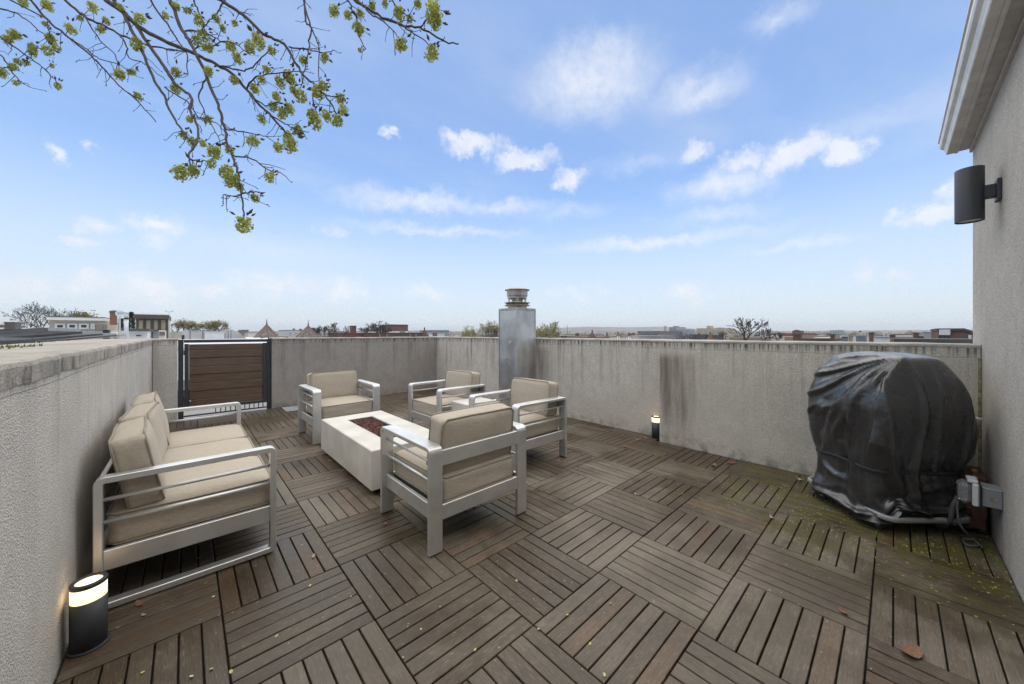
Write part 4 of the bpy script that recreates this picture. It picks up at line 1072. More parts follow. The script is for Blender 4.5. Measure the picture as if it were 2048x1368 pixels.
# ---- leather bag and a yellow-ferruled brush behind the grill, by the socket
bag = empty('tool_bag', (3.855, -0.345, 0.002), 0, 'slouched brown leather bag behind the grill under the brush', 'bag')
def soft_box(name, sx, sy, sz, z0, seed, amp, parent, mat):
    bm = bmesh.new(); bmesh.ops.create_cube(bm, size=2.0); bmesh.ops.subdivide_edges(bm, edges=bm.edges, cuts=9, use_grid_fill=True)
    for v in bm.verts:
        u = v.co.copy(); L = max(abs(u.x), abs(u.y), abs(u.z)); q = u.normalized() * L
        u = u * .72 + q * .28
        n = mnoise.noise_vector(Vector((u.x * 1.6 + seed, u.y * 1.6, u.z * 2.2))) * amp
        v.co = Vector((u.x * sx + n.x, u.y * sy + n.y * .5, max(0.0, z0 + (u.z + 1) * sz + n.z)))
    me = bpy.data.meshes.new(name); bm.to_mesh(me); bm.free()
    return link(name, me, M_[mat], parent, True)
soft_box('body', 0.155, 0.056, 0.165, 0.0, 2.0, 0.022, bag, 'leather')
soft_box('flap', 0.150, 0.060, 0.030, 0.300, 5.0, 0.016, bag, 'leather')
for x in (-0.07, 0.06):
    MB().sweep([(x, 0.062, 0.10), (x, 0.067, 0.20), (x, 0.069, 0.30), (x, 0.055, 0.352)], rsec(0.002, 0.010, 0.001)).build('strap', M_['wood_handle'], bag, True)
br_ = empty('grill_brush', (3.755, -0.352, 0.378), R(-4), 'dark handled brush with yellow ferrule above the electrical outlet', 'brush')
MB().tube([(-0.14, 0, 0), (-0.10, 0, 0.002), (-0.02, 0, 0)], [0.0135, 0.0145, 0.012], 12).build('handle', M_['wood_handle'], br_, True)
MB().lathe([(0.011, 0), (0.011, 0.004)], 10).build('handle_tip', M_['pale_leaf'], br_).matrix_local = Matrix.Translation((-0.144, 0, 0)) @ Matrix.Rotation(R(90), 4, 'Y')
box_obj('ferrule', M_['yellow_plastic'], br_, -0.0195, 0.06, -0.011, 0.011, -0.008, 0.009, 0.002)

# ---- weatherproof socket on the house wall
ob = empty('outlet_box', (3.465, YH, 0.330), 0, 'grey weatherproof electrical outlet with clear bubble cover on the house wall', 'outlet')
box_obj('back_box', M_['box_grey'], ob, -0.055, 0.060, 0.001, 0.075, -0.058, 0.052, 0.004)
MB().lathe([(0.014, 0), (0.014, 0.003)], 14).build('knockout', M_['moss_trim'], ob).matrix_local = Matrix.Translation((-0.0552, 0.035, -0.01)) @ Matrix.Rotation(R(-90), 4, 'Y')
box_obj('gasket', M_['rubber'], ob, -0.066, 0.071, 0.0752, 0.082, -0.072, 0.066, 0.003)
box_obj('flange', M_['white_plastic'], ob, -0.063, 0.068, 0.0822, 0.108, -0.068, 0.063, 0.006)
box_obj('bubble_cover', M_['clear_cover'], ob, -0.056, 0.061, 0.1083, 0.160, -0.062, 0.054, 0.016)
box_obj('hinge_lug', M_['white_plastic'], ob, -0.05, 0.05, 0.085, 0.125, 0.0635, 0.082, 0.004)
box_obj('plug', M_['dark_grey_plastic'], ob, -0.02, 0.02, 0.110, 0.150, -0.045, -0.005, 0.006)
def cable(pts, r, label):
    P = [Vector(p) for p in pts]; out = []
    for i in range(len(P) - 1):
        a, b, c, d = P[max(i - 1, 0)], P[i], P[i + 1], P[min(i + 2, len(P) - 1)]
        for k in range(8):
            t = k / 8
            out.append(0.5 * ((2 * b) + (c - a) * t + (2 * a - 5 * b + 4 * c - d) * t * t + (-a + 3 * b - 3 * c + d) * t ** 3))
    out.append(P[-1])
    return tag(MB().tube(out, r, 8).build('power_cable', M_['dark_grey_plastic'], None, True), label, 'cable')
cable([(3.50, -0.275, 0.29), (3.48, -0.262, 0.22), (3.47, -0.27, 0.12), (3.50, -0.30, 0.06), (3.56, -0.32, 0.02), (3.48, -0.34, 0.012), (3.44, -0.30, 0.010), (3.50, -0.285, 0.012), (3.53, -0.33, 0.020), (3.46, -0.355, 0.010)], 0.0055, 'thin black cable coiled on the deck under the outlet')
cable([(3.51, -0.268, 0.27), (3.50, -0.245, 0.20), (3.52, -0.235, 0.10), (3.60, -0.20, 0.025), (3.74, -0.16, 0.016), (3.88, -0.12, 0.014)], 0.0125, 'thick grey cable looping from the outlet under the grill')

# ---- fallen leaves, seeds
def leaf_mesh(seed):
    rr = random.Random(seed); mb = MB(); n = 5; L, W = 1.0, rr.uniform(.42, .62); cu = rr.uniform(.15, .5); tw = rr.uniform(-.5, .5)
    for k in range(n + 1):
        t = k / n; w = W * math.sin(math.pi * (0.06 + 0.90 * t)) ** 0.8 * .5; zc = cu * (t - .5) ** 2 * 1.6
        a = tw * (t - .5)
        mb.v += [(t - .5, -w * math.cos(a), zc + rr.uniform(.05, .22) * (w + .1) - w * math.sin(a)), (t - .5, 0, zc), (t - .5, w * math.cos(a), zc + rr.uniform(.05, .22) * (w + .1) + w * math.sin(a))]
    for k in range(n):
        for q in (0, 1): mb.f.append((k * 3 + q, k * 3 + q + 1, k * 3 + 4 + q, k * 3 + 3 + q))
    zm = min(v[2] for v in mb.v); mb.v = [(a, b, c - zm) for a, b, c in mb.v]
    mb.tube([(-.5, 0, cu * .4 - zm), (-.62, 0.02, cu * .4 - zm + .05), (-.75, 0.06, cu * .5 - zm + .12)], .012, 4)
    me = mb.mesh('dry_leaf'); return me
LM = [leaf_mesh(k) for k in range(6)]
for k, me in enumerate(LM): me.materials.append(M_['pale_leaf' if k in (1, 4) else 'dry_leaf']); me.polygons.foreach_set('use_smooth', [True] * len(me.polygons))
big = [(1823, 1306, .075, 'large curled brown leaf on the mossy planks at lower right'),
       (1543, 1035, .040, 'pinkish dry leaf at a tile corner left of the grill'),
       (1686, 1224, .034, 'small round brown leaf in the foreground on the right'),
       (278, 1208, .042, 'curled brown leaf on the deck beside the near bollard lamp'),
       (627, 1112, .030, 'dark crumpled leaf on the deck right of the sofa'),
       (401, 1117, .030, 'small brown leaf under the sofa'),
       (771, 1048, .032, 'orange brown leaf left of the nearest armchair'),
       (1600, 960, .050, 'pale dry leaf beside the grill caster'),
       (1428, 931, .060, 'pale curled leaf on the deck near the right parapet'),
       (1462, 926, .070, 'brown dry leaf with long stem at the foot of the right parapet'),
       (1117, 921, .032, 'orange leaf beside the right armchair leg'),
       (1245, 874, .055, 'pair of brown leaves, left one, near the small right lamp'),
       (1290, 876, .070, 'brown curled leaf heap left of the small right lamp'),
       (1275, 879, .060, 'flat brown leaf left of the small right lamp'),
       (1331, 909, .045, 'pale leaf on the plank below the small right lamp'),
       (1409, 903, .050, 'pale folded leaf against the foot of the right parapet'),
       (660, 921, .035, 'brown leaf beside the corner of the fire table'),
       (684, 942, .030, 'small brown leaf under the long side of the fire table'),
       (1250, 894, .045, 'tan leaf standing on the deck right of the armchairs'),
       (1205, 851, .060, 'pale leaf at the foot of the streaked parapet'),
       (950, 793, .050, 'brown leaf near the back wall beyond the chairs'),
       (1905, 1063, .045, 'orange leaf under the bumper rail of the grill'),
       (287, 1230, .026, 'tiny brown leaf touching the near bollard lamp'),
       (1720, 1100, .001, '')]
rl = random.Random(11)
for k, (px, py, L, lab) in enumerate(big):
    if not lab: continue
    p = onZ(px, py, 0.004); o = link('dry_leaf', LM[k % 6], None)
    o.location = (p.x, p.y, 0.004); L *= 1.25; o.scale = (L, L, L); o.rotation_euler = (rl.uniform(-.15, .15), rl.uniform(-.15, .15), rl.uniform(0, 6.28))
    tag(o, lab, 'leaf', 'dry leaves on the deck')
sd_ = MB()
def flake(x, y, r, z=0.003):
    a = rl.uniform(0, 6.28); n = 6; tx, ty = rl.uniform(-.5, .5), rl.uniform(-.5, .5)
    sd_.add([(x + r * math.cos(a + k * 1.047) * (1.0 if k % 3 else 1.45), y + r * math.sin(a + k * 1.047), z + .5 * r + r * (tx * math.cos(k * 1.047) + ty * math.sin(k * 1.047))) for k in range(n)], [tuple(range(n))])
for px, py in [(842, 1260), (950, 1302), (806, 1317), (1033, 1163), (1221, 1208), (1135, 1232), (702, 1195), (620, 1173), (285, 1347), (383, 1355), (423, 1340), (462, 1346), (553, 1274), (620, 1173), (1209, 1352), (1077, 1260), (656, 958), (652, 960), (810, 1078), (826, 1075), (848, 1085), (1140, 1054), (1271, 989), (1365, 988), (770, 1150), (344, 1203), (412, 1168), (427, 1195), (1390, 1015), (1180, 1290), (880, 1215)]:
    p = onZ(px, py, 0.0); flake(p.x, p.y, rl.uniform(.0035, .0065))
for k in range(300):
    flake(rl.uniform(2.6, 4.1), rl.uniform(-.40, 1.5), rl.uniform(.0012, .0028))
for k in range(160):
    flake(rl.uniform(XL + .05, XR - .05), rl.uniform(-.2, YB - .1), rl.uniform(.001, .0026))
tag(sd_.build('fallen_seeds', M_['seed'], fix=False), 'pale green elm seeds scattered over the deck', 'seeds', kind='stuff')
ms = MB()
for k in range(420):
    seg = rl.choice([((3.6209, 1.9), (3.6209, -.2)), ((3.6209, .0749), (3.0, .0749)), ((2.6, -.2), (3.1, .55)), ((3.1209, .9), (3.1209, .2))])
    t = rl.random(); x = seg[0][0] + (seg[1][0] - seg[0][0]) * t + rl.gauss(0, .004); y = seg[0][1] + (seg[1][1] - seg[0][1]) * t + rl.gauss(0, .004)
    if mnoise.noise(Vector((x * 5, y * 5, 3))) < 0.0 or seg[0] == (2.6, -.2): continue
    r = rl.uniform(.002, .006); ms.add([(x - r, y, -.002), (x + r, y, -.002), (x, y + r, -.002), (x, y, r * 1.2)], [(0, 1, 3), (1, 2, 3), (2, 0, 3)])
tag(ms.build('moss_seams', M_['moss'], fix=False), 'green moss in the plank gaps near the grill', 'moss', kind='stuff')
# ================================================================ elm branches hanging in from the upper left
tree = empty('elm_tree', (-3.6, 1.6, GROUND_Z), 0, 'elm tree with green seed clusters hanging over the deck from the upper left', 'tree')
TI = Vector((3.6, -1.6, -GROUND_Z))
wood = MB(); rt = random.Random(21)
trunk = [(-3.6, 1.6, GROUND_Z), (-3.55, 1.6, -6), (-3.45, 1.7, -1), (-3.3, 1.8, 2.0), (-2.9, 2.1, 3.6)]
TR = MB(); TR.tube(trunk, [0.26, 0.22, 0.18, 0.14, 0.10], 10)
o = TR.build('trunk', M_['bark'], tree, True); o.location = TI
# limbs above the frame that the visible branches spring from
limbA = [Vector(p) for p in ((-2.9, 2.1, 3.6), (-2.0, 2.4, 4.2), (-1.0, 2.75, 4.45), (0.0, 2.75, 4.5), (0.9, 2.6, 4.45), (1.5, 2.4, 4.35))]
wood.tube(limbA, [0.095, 0.075, 0.06, 0.045, 0.03, 0.016], 8)
wood.tube([(-2.9, 2.1, 3.6), (-2.4, 2.9, 3.5), (-1.9, 3.6, 3.35)], [0.09, 0.06, 0.03], 8)
BR = [  # (depth at start, depth at end, start radius px, [pixels])
    (2.45, 2.25, 9.0, [(210, 0), (242, 21), (277, 53), (316, 75), (368, 98), (421, 123), (467, 151), (495, 182), (538, 228), (569, 262)]),
    (2.45, 2.10, 6.0, [(228, 0), (253, 39), (277, 88), (305, 151), (326, 190), (347, 235), (365, 260), (388, 288)]),
    (2.40, 1.85, 5.5, [(274, 53), (316, 116), (351, 168), (381, 193), (382, 225), (396, 256), (395, 281), (379, 309), (380, 330)]),
    (2.15, 1.80, 6.0, [(340, 0), (365, 60), (386, 95), (414, 154), (435, 207), (449, 253), (456, 291), (470, 326), (477, 351), (484, 393), (488, 432)]),
    (2.55, 2.50, 4.5, [(130, 0), (168, 32), (210, 53), (253, 75), (298, 91), (340, 98), (372, 104)]),
    (2.70, 2.75, 4.0, [(63, 0), (95, 39), (140, 77), (182, 112), (210, 140), (239, 172), (274, 200), (312, 244)]),
    (2.60, 2.60, 2.8, [(-20, 14), (0, 17), (28, 25), (56, 42), (81, 63), (100, 75)]),
    (2.50, 2.50, 3.0, [(-30, 55), (0, 74), (32, 95), (60, 116), (91, 140), (116, 168)]),
    (2.40, 2.40, 2.5, [(-20, 96), (0, 109), (18, 133), (39, 161), (50, 166)]),
    (2.60, 2.55, 3.2, [(300, 0), (333, 46), (355, 80), (372, 105), (376, 150)]),
    (2.20, 2.05, 6.0, [(430, -6), (467, 16), (496, 39), (534, 72), (569, 89), (590, 123), (608, 151), (629, 168), (650, 189), (673, 228)]),
    (2.30, 2.15, 3.2, [(608, 0), (611, 42), (622, 56), (618, 90), (613, 116), (604, 168)]),
    (2.25, 2.20, 3.0, [(606, 0), (622, 53), (636, 91), (638, 158)]),
    (1.95, 1.80, 4.6, [(708, 0), (748, 25), (794, 46), (839, 56), (882, 79), (917, 88)]),
    (1.92, 1.85, 2.6, [(728, 12), (741, 28), (773, 49), (799, 76)]),
    (1.87, 1.80, 2.6, [(794, 46), (829, 67), (860, 90)]),
    (2.00, 1.95, 2.6, [(696, 0), (710, 32), (720, 77), (732, 98)]),
    (2.12, 2.10, 2.2, [(578, 95), (608, 98), (646, 105), (668, 100)]),
    (1.90, 1.90, 2.2, [(449, 258), (496, 265), (531, 272)]),
    (1.86, 1.82, 2.4, [(466, 312), (503, 318), (538, 340), (559, 344)]),
    (2.30, 2.20, 2.6, [(492, 176), (517, 151), (559, 147), (600, 142)]),
    (2.32, 2.30, 2.6, [(440, 132), (482, 140), (506, 133), (534, 105), (540, 95)]),
    (1.84, 1.80, 2.4, [(839, 57), (857, 35), (880, 10)]),
    (1.95, 1.95, 2.4, [(780, -5), (800, 22), (820, 32)]),
    (2.25, 2.22, 2.2, [(386, 96), (420, 92), (460, 84), (500, 108)]),
    (2.30, 2.30, 2.2, [(330, 175), (352, 190), (376, 205), (400, 236), (430, 245), (452, 265)]),
    (2.50, 2.50, 2.2, [(240, 70), (255, 95), (258, 115), (290, 128), (330, 160)]),
    (2.30, 2.20, 2.2, [(414, 154), (398, 190), (408, 222), (424, 250), (440, 285)]),
    (2.45, 2.40, 2.0, [(168, 32), (200, 80), (230, 110), (240, 146)]),
    (2.60, 2.60, 2.0, [(140, 77), (170, 95), (200, 118), (235, 128), (268, 145)]),
    (2.60, 2.55, 2.0, [(95, 39), (98, 62), (104, 84)]),
    (1.83, 1.80, 2.2, [(484, 388), (470, 392), (446, 390)]),
    (1.83, 1.80, 2.2, [(484, 386), (500, 385), (530, 385)]),
    (1.88, 1.86, 2.2, [(379, 318), (400, 322), (425, 322)]),
    (2.25, 2.20, 2.4, [(536, 226), (560, 240), (586, 256), (618, 264)]),
    (2.25, 2.2, 2.2, [(500, 190), (530, 210), (555, 205), (578, 214)]),
    (2.1, 2.1, 2.2, [(629, 168), (626, 200), (634, 228)]),
    (2.08, 2.05, 2.0, [(650, 189), (668, 194), (690, 190)]),
    (2.40, 2.30, 2.6, [(365, 60), (392, 62), (420, 70), (445, 84), (466, 92)]),
    (2.20, 2.20, 2.4, [(386, 0), (400, 30), (410, 60), (432, 90)]),
    (2.35, 2.30, 2.4, [(450, 0), (436, 24), (420, 40), (404, 62)]),
]
nodes_px = []
def px_r(r, D): return r * D / FPX
for bi, (d0, d1, r0, px) in enumerate(BR):
    n = len(px); pts, rad = [], []
    P = [atD(a, b, d0 + (d1 - d0) * i / (n - 1)) for i, (a, b) in enumerate(px)]
    out = []
    for i in range(n - 1):
        a, b, c, d = P[max(i - 1, 0)], P[i], P[i + 1], P[min(i + 2, n - 1)]
        for k in range(5):
            t = k / 5; q = 0.5 * ((2 * b) + (c - a) * t + (2 * a - 5 * b + 4 * c - d) * t * t + (-a + 3 * b - 3 * c + d) * t ** 3)
            out.append(q + Vector((rt.gauss(0, .0025), rt.gauss(0, .0025), rt.gauss(0, .0025))))
    out.append(P[-1]); m = len(out)
    rad = [px_r(r0 * 0.5, d0) * (1 - 0.72 * i / (m - 1)) + 0.0012 for i in range(m)]
    if px[0][1] <= 20 and px[0][0] > 100:      # runs on above the frame to the limb
        tgt = min(limbA, key=lambda v: (v - out[0]).length)
        t2 = tgt + Vector((rt.uniform(-.2, .2), rt.uniform(-.05, .05), 0)) * 0
        mid = out[0] + (out[0] - out[1]).normalized() * 0.35; mid = (mid + (out[0] * .5 + t2 * .5)) / 2
        out = [t2, mid] + out; rad = [rad[0] * 1.5, rad[0] * 1.2] + rad
    elif px[0][0] <= 100 and px[0][1] <= 120:
        t2 = Vector((-1.9, 3.6, 3.35)); out = [t2, (t2 + out[0]) / 2 + Vector((0, 0, .1))] + out; rad = [rad[0] * 1.6, rad[0] * 1.2] + rad
    wood.tube(out, rad, 6 if r0 > 4 else 5)
    for i, q in enumerate(out[2:] if len(out) > m else out): nodes_px.append((q, i / m))
# fine side twigs with dark buds
buds = MB(); twigs = MB()
fdir = Vector((EBY, EBX, 0))
def side_twig(q, L, a=None):
    a = rt.uniform(-2.6, 0.4) if a is None else a
    d = Vector((EBX, -EBY, 0)) * math.cos(a) + Vector((0, 0, 1)) * math.sin(a) + fdir * rt.uniform(-.5, .5)
    d.normalize(); e = q + d * L * .5 + Vector((0, 0, rt.uniform(-.01, .01))); f = q + d * L + Vector((rt.uniform(-.02, .02), rt.uniform(-.02, .02), rt.uniform(-.02, .015)))
    twigs.tube([q, e, f], [.0022, .0017, .0011], 4)
    return f, (f - e).normalized()
def bud(p, d, L):
    u = d.orthogonal().normalized() * L * .22; w = d.cross(u).normalized() * L * .22
    buds.add([p, p + d * L * .45 + u, p + d * L * .45 + w, p + d * L * .45 - u, p + d * L * .45 - w, p + d * L], [(0, 2, 1), (0, 3, 2), (0, 4, 3), (0, 1, 4), (1, 2, 5), (2, 3, 5), (3, 4, 5), (4, 1, 5)])
for q, t in nodes_px:
    if rt.random() < 0.30:
        f, d = side_twig(q, rt.uniform(.03, .11))
        for k in range(rt.randint(1, 3)):
            bud(f - d * k * .010, (d + Vector((rt.uniform(-.7, .7), rt.uniform(-.7, .7), rt.uniform(-.7, .7)))).normalized(), rt.uniform(.008, .016))
# seed clusters: bunches of papery round samaras
def cluster_mesh(seed):
    rr = random.Random(seed); mb = MB(); N = 150
    for k in range(N):
        u = Vector((rr.gauss(0, 1), rr.gauss(0, 1), rr.gauss(0, 1))).normalized()
        c = Vector((u.x * .80, u.y * .80, u.z * .95 - .2)) * rr.uniform(.45, 1.0)
        nrm = (u + Vector((rr.gauss(0, .5), rr.gauss(0, .5), rr.gauss(0, .5)))).normalized()
        a = nrm.orthogonal().normalized(); b = nrm.cross(a); r = rr.uniform(.11, .20)
        vs_ = []
        for q in range(6):
            an = q * math.pi / 3 + rr.uniform(-.2, .2)
            vs_.append(c + (a * math.cos(an) + b * math.sin(an) * .8) * r * rr.uniform(.85, 1.15) + nrm * rr.uniform(-.07, .07))
        mb.add(vs_, [tuple(range(6))])
    me = mb.mesh('seed_cluster', fix=False); me.materials.append(M_['samara']); return me
CM = [cluster_mesh(k) for k in range(7)]
small, mid, bigc, huge = 9.5, 12.5, 17, 23
CL = [(45, 2, mid), (95, 10, mid), (140, 55, mid), (30, 68, mid), (17, 77, mid), (64, 92, small), (65, 103, small), (102, 76, mid), (94, 100, mid), (112, 94, small), (35, 122, small), (26, 132, small),
      (53, 124, 7), (2, 143, mid), (116, 171, small), (104, 131, 6), (33, 165, 7), (90, 47, 7), (160, 35, 7), (185, 12, mid), (212, 40, small), (280, 37, mid), (202, 57, small), (275, 87, bigc),
      (240, 147, mid), (264, 143, small), (275, 190, small), (353, 143, mid), (352, 176, mid), (418, 142, mid), (397, 37, mid), (432, 35, small), (406, 66, mid), (395, 80, mid), (417, 94, mid),
      (463, 92, mid), (475, 115, mid), (468, 160, mid), (380, 238, small), (416, 238, small), (368, 268, mid), (385, 282, mid), (405, 285, small), (430, 303, bigc), (458, 296, mid), (423, 326, mid),
      (362, 342, bigc), (386, 338, bigc), (453, 342, bigc), (464, 358, bigc), (478, 372, mid), (488, 446, bigc + 2), (669, 20, mid), (695, 28, small), (720, 26, mid), (717, 55, bigc), (799, 26, bigc), (820, 37, small),
      (868, 20, huge), (872, 44, bigc + 1), (803, 87, bigc), (865, 103, bigc), (720, 100, 6), (518, 82, bigc), (512, 72, small), (543, 100, mid), (608, 119, mid), (650, 113, mid), (532, 137, small), (524, 158, small),
      (558, 162, mid), (579, 153, bigc), (598, 188, bigc + 2), (585, 178, small), (637, 182, bigc), (645, 168, mid), (508, 176, mid), (553, 192, mid), (548, 212, mid), (565, 224, mid), (578, 216, mid), (631, 240, bigc),
      (622, 226, mid), (653, 230, mid), (676, 240, bigc), (681, 197, mid), (687, 219, mid), (523, 236, mid), (595, 258, mid), (582, 285, bigc + 3), (575, 270, mid), (557, 294, mid), (506, 281, bigc), (539, 351, mid),
      (509, 395, mid), (745, 10, small), (770, 5, small), (835, 5, small), (445, 55, small), (330, 30, small), (240, 12, small), (352, 12, small), (376, 20, small), (470, 45, small), (500, 92, mid)]
for k, (px, py, r) in enumerate(CL):
    best = min(nodes_px, key=lambda nq: ((lambda v: (v[0] - px) ** 2 + (v[1] - py) ** 2)((1024 + FPX * right(nq[0].x, nq[0].y) / fwd(nq[0].x, nq[0].y), HOR - FPX * (nq[0].z - CAM_H) / fwd(nq[0].x, nq[0].y)))))[0]
    D = fwd(best.x, best.y) + rt.uniform(-.04, .04)
    c = atD(px, py, D); rad = r * D / FPX
    twigs.tube([best, (best + c) / 2 + Vector((0, 0, .006)), c + Vector((0, 0, rad * .3))], [.0022, .0018, .0014], 4)
    o = link('seed_cluster', CM[k % 7], None, tree); o.location = c + TI
    o.rotation_euler = (rt.uniform(-.5, .5), rt.uniform(-.5, .5), rt.uniform(0, 6.28)); s = rad * rt.uniform(.82, 1.05); o.scale = (s, s, s * rt.uniform(.95, 1.2))
    for b_ in range(rt.randint(2, 4)):
        d = (Vector((EBX, -EBY, 0)) * rt.uniform(-.2, 1.0) + Vector((0, 0, rt.uniform(-.2, .8))) + fdir * rt.uniform(-.5, .5)).normalized()
        bud(c + d * rad * .75 + Vector((0, 0, rad * .3)), d, rad * rt.uniform(.55, .9))
o = wood.build('branches', M_['bark'], tree, True); o.location = TI; tag(o, kind='stuff')
o = twigs.build('twigs', M_['twig'], tree, True); o.location = TI; tag(o, kind='stuff')
o = buds.build('buds', M_['bud'], tree); o.location = TI; tag(o, kind='stuff')
# ================================================================ the city beyond the parapet
def at(axis, px, py, dist): return atY(px, py, dist) if axis == 'Y' else atX(px, py, dist)
class Bld:
    """a building whose visible front stands on the plane Y = dist or X = dist"""
    def __init__(s, name, label, cat, axis, dist, px):
        s.ax, s.d = axis, dist
        p = at(axis, px, HOR, dist)
        s.e = empty(name, (p.x, p.y, GROUND_Z), 0, label, cat)
        s.off = -s.e.location
    def ext(s, px0, px1):
        a, b = at(s.ax, px0, HOR, s.d), at(s.ax, px1, HOR, s.d)
        v = (a.x, b.x) if s.ax == 'Y' else (a.y, b.y)
        return min(v), max(v)
    def z(s, px, py): return at(s.ax, px, py, s.d).z
    def box(s, part, mat, px0, px1, z0, z1, near=0.0, deep=6.0, grow=0.0, c=0.0, parent=None):
        a, b = s.ext(px0, px1); a -= grow; b += grow
        d0, d1 = s.d + near, s.d + near + deep
        q = (a, b, d0, d1) if s.ax == 'Y' else (d0, d1, a, b)
        o = box_obj(part, M_[mat], parent or s.e, *q, z0, z1, c)
        if parent is None: o.location = s.off
        return o
    def window(s, px0, px1, y0, y1, frame='paint_white', glass='window_glass', t=0.07, proud=0.05):
        pm = (px0 + px1) / 2; z1, z0 = s.z(pm, y0), s.z(pm, y1); a, b = s.ext(px0, px1)
        mb = MB()
        for (p, q, lo, hi) in ((a, b, z0, z0 + t), (a, b, z1 - t, z1), (a, a + t, z0 + t, z1 - t), (b - t, b, z0 + t, z1 - t)):
            if s.ax == 'Y': mb.box(p, q, s.d - proud, s.d - 0.002, lo, hi)
            else: mb.box(s.d - proud, s.d - 0.002, p, q, lo, hi)
        w = mb.build('window', M_[frame], s.e); w.location = s.off
        q = (a + t, b - t, s.d - proud * .4, s.d - 0.003) if s.ax == 'Y' else (s.d - proud * .4, s.d - 0.003, a + t, b - t)
        box_obj('pane', M_[glass], w, *q, z0 + t, z1 - t)
    def body(s, wall, roof, px0, px1, y, deep, zlow=GROUND_Z, th=0.18, over=0.06, part='wall'):
        zt = s.z((px0 + px1) / 2, y)
        s.box(part, wall, px0, px1, zlow, zt - th, 0, deep)
        s.box('roof', roof, px0, px1, zt - th + 0.002, zt, -over, deep + 2 * over, over)
        return zt
# ---- neighbouring terrace roofs on the left
for k, (y0, y1, zt, lab) in enumerate([(9.6, 26.0, 0.35, 'neighbouring flat roof just past the left parapet'), (26.02, 52.0, 0.50, 'flat roofed neighbour carrying the white hatch house'), (52.02, 82.0, 0.60, 'flat roofed neighbour carrying the dark sunroom')]):
    e = empty('row_house', (-4, (y0 + y1) / 2, GROUND_Z), 0, lab, 'house'); of = -e.location
    o = box_obj('wall', M_['brick_brown'], e, -30, 7.0 + 5 * (k > 0), y0, y1, GROUND_Z, zt - 0.2); o.location = of
    o = box_obj('roof', M_['roof_white'], e, -30.05, 7.05 + 5 * (k > 0), y0, y1, zt - 0.198, zt); o.location = of
# ---- solar panels running along the neighbour's roof
for k in range(4):
    ya = 6.35 + k * 1.76
    sp = empty('solar_panel', (-1.62, ya, 0.45), 0, ['nearest tilted solar panel beyond the left parapet', 'second solar panel in the row beyond the left parapet', 'third solar panel in the row beyond the left parapet', 'farthest solar panel in the row, before the white hatch'][k], 'solar panel', 'solar panels on the neighbouring roof')
    Mx = Matrix.Translation((0, 0, 0.815 - k * 0.030)) @ Matrix.Rotation(R(-7), 4, 'Y')
    MB().box(-0.50, 0.50, 0.01, 1.71, -0.02, 0.018, 0, Mx).build('frame', M_['solar_frame'], sp)
    MB().box(-0.47, 0.47, 0.04, 1.68, 0.019, 0.022, 0, Mx).build('cells', M_['solar_cell'], sp)
    for yy in (0.25, 1.45):
        box_obj('leg', M_['solar_frame'], sp, 0.40, 0.44, yy, yy + 0.04, -0.02, 0.735 - k * 0.030)
        box_obj('leg', M_['solar_frame'], sp, -0.44, -0.40, yy, yy + 0.04, -0.02, 0.835 - k * 0.030)
bx = tag(box_obj('roof_hatch', M_['black_metal'], None, -2.6, -1.18, 5.0, 6.25, -0.5, 1.235, 0.02), 'low black roof hatch at the left edge beyond the parapet', 'hatch')
# tilted loose panel at the end of the row
e = empty('solar_panel', (-2.3, 13.75, 0.55), 0, 'single dark solar panel tilted towards the viewer near the brick chimney', 'solar panel')
Mx = Matrix.Translation((0, 0, 0.62)) @ Matrix.Rotation(R(14), 4, 'Y') @ Matrix.Rotation(R(10), 4, 'X')
MB().box(-0.42, 0.42, -0.5, 0.5, -0.02, 0.02, 0, Mx).build('frame', M_['solar_frame'], e)
MB().box(-0.39, 0.39, -0.47, 0.47, 0.021, 0.024, 0, Mx).build('cells', M_['solar_cell'], e)
box_obj('stand', M_['black_metal'], e, -0.25, 0.25, -0.2, 0.2, -0.02, 0.58)
# ---- siding penthouse
B = Bld('penthouse', 'beige clapboard penthouse with three white framed windows on the left', 'building', 'Y', 62.0, 155)
zt = B.z(155, 641); zb = B.z(155, 664)
n = 9
for k in range(n):
    z0 = zb - 0.4 + (zt - zb + 0.4) * k / n; z1 = zb - 0.4 + (zt - zb + 0.4) * (k + 1) / n
    B.box('clapboard', 'siding', 98, 214, z0 + 0.008, z1 - 0.022, -0.03 + 0.02 * (k % 2), 0.09)
B.box('wall', 'siding', 98, 214.5, 0.4, zt, 0.065, 9.0)
B.box('roof', 'paint_white', 96, 211, zt + 0.003, B.z(155, 635), -0.6, 10.0)
B.box('roof_edge', 'roof_dark', 96, 211, B.z(155, 635) + 0.003, B.z(155, 633.6), -0.65, 10.1)
for a, b in ((110, 131), (134.5, 155), (158, 178), (181.5, 191)): B.window(a, b, 647, 658, t=0.16, proud=0.12)
B = Bld('annex', 'long flat roofed annex with white fascia in front of the penthouse', 'building', 'Y', 50.0, 110)
B.body('siding', 'paint_white', 15, 207, 663.4, 10, 0.3, 0.25, 0.25)
B = Bld('air_conditioner', 'brown louvered air conditioning box at the right of the penthouse', 'air conditioner', 'Y', 56.0, 199)
B.box('cabinet', 'condenser', 189, 209, 0.55, B.z(199, 648), 0, 1.6, c=0.04)
B = Bld('roof_box', 'small black box beside the penthouse', 'box', 'Y', 48.0, 211)
B.box('cabinet', 'black_metal', 205, 217, 0.55, B.z(211, 660.5), 0, 1.2, c=0.04)
B.box('lid', 'roof_dark', 204, 218, B.z(211, 660.4), B.z(211, 659.6), -0.1, 1.4)
B = Bld('condenser_unit', 'round topped brown condenser unit at the far left edge', 'air conditioner', 'Y', 46.0, 18)
za, zb_ = B.z(18, 659), B.z(18, 645); 
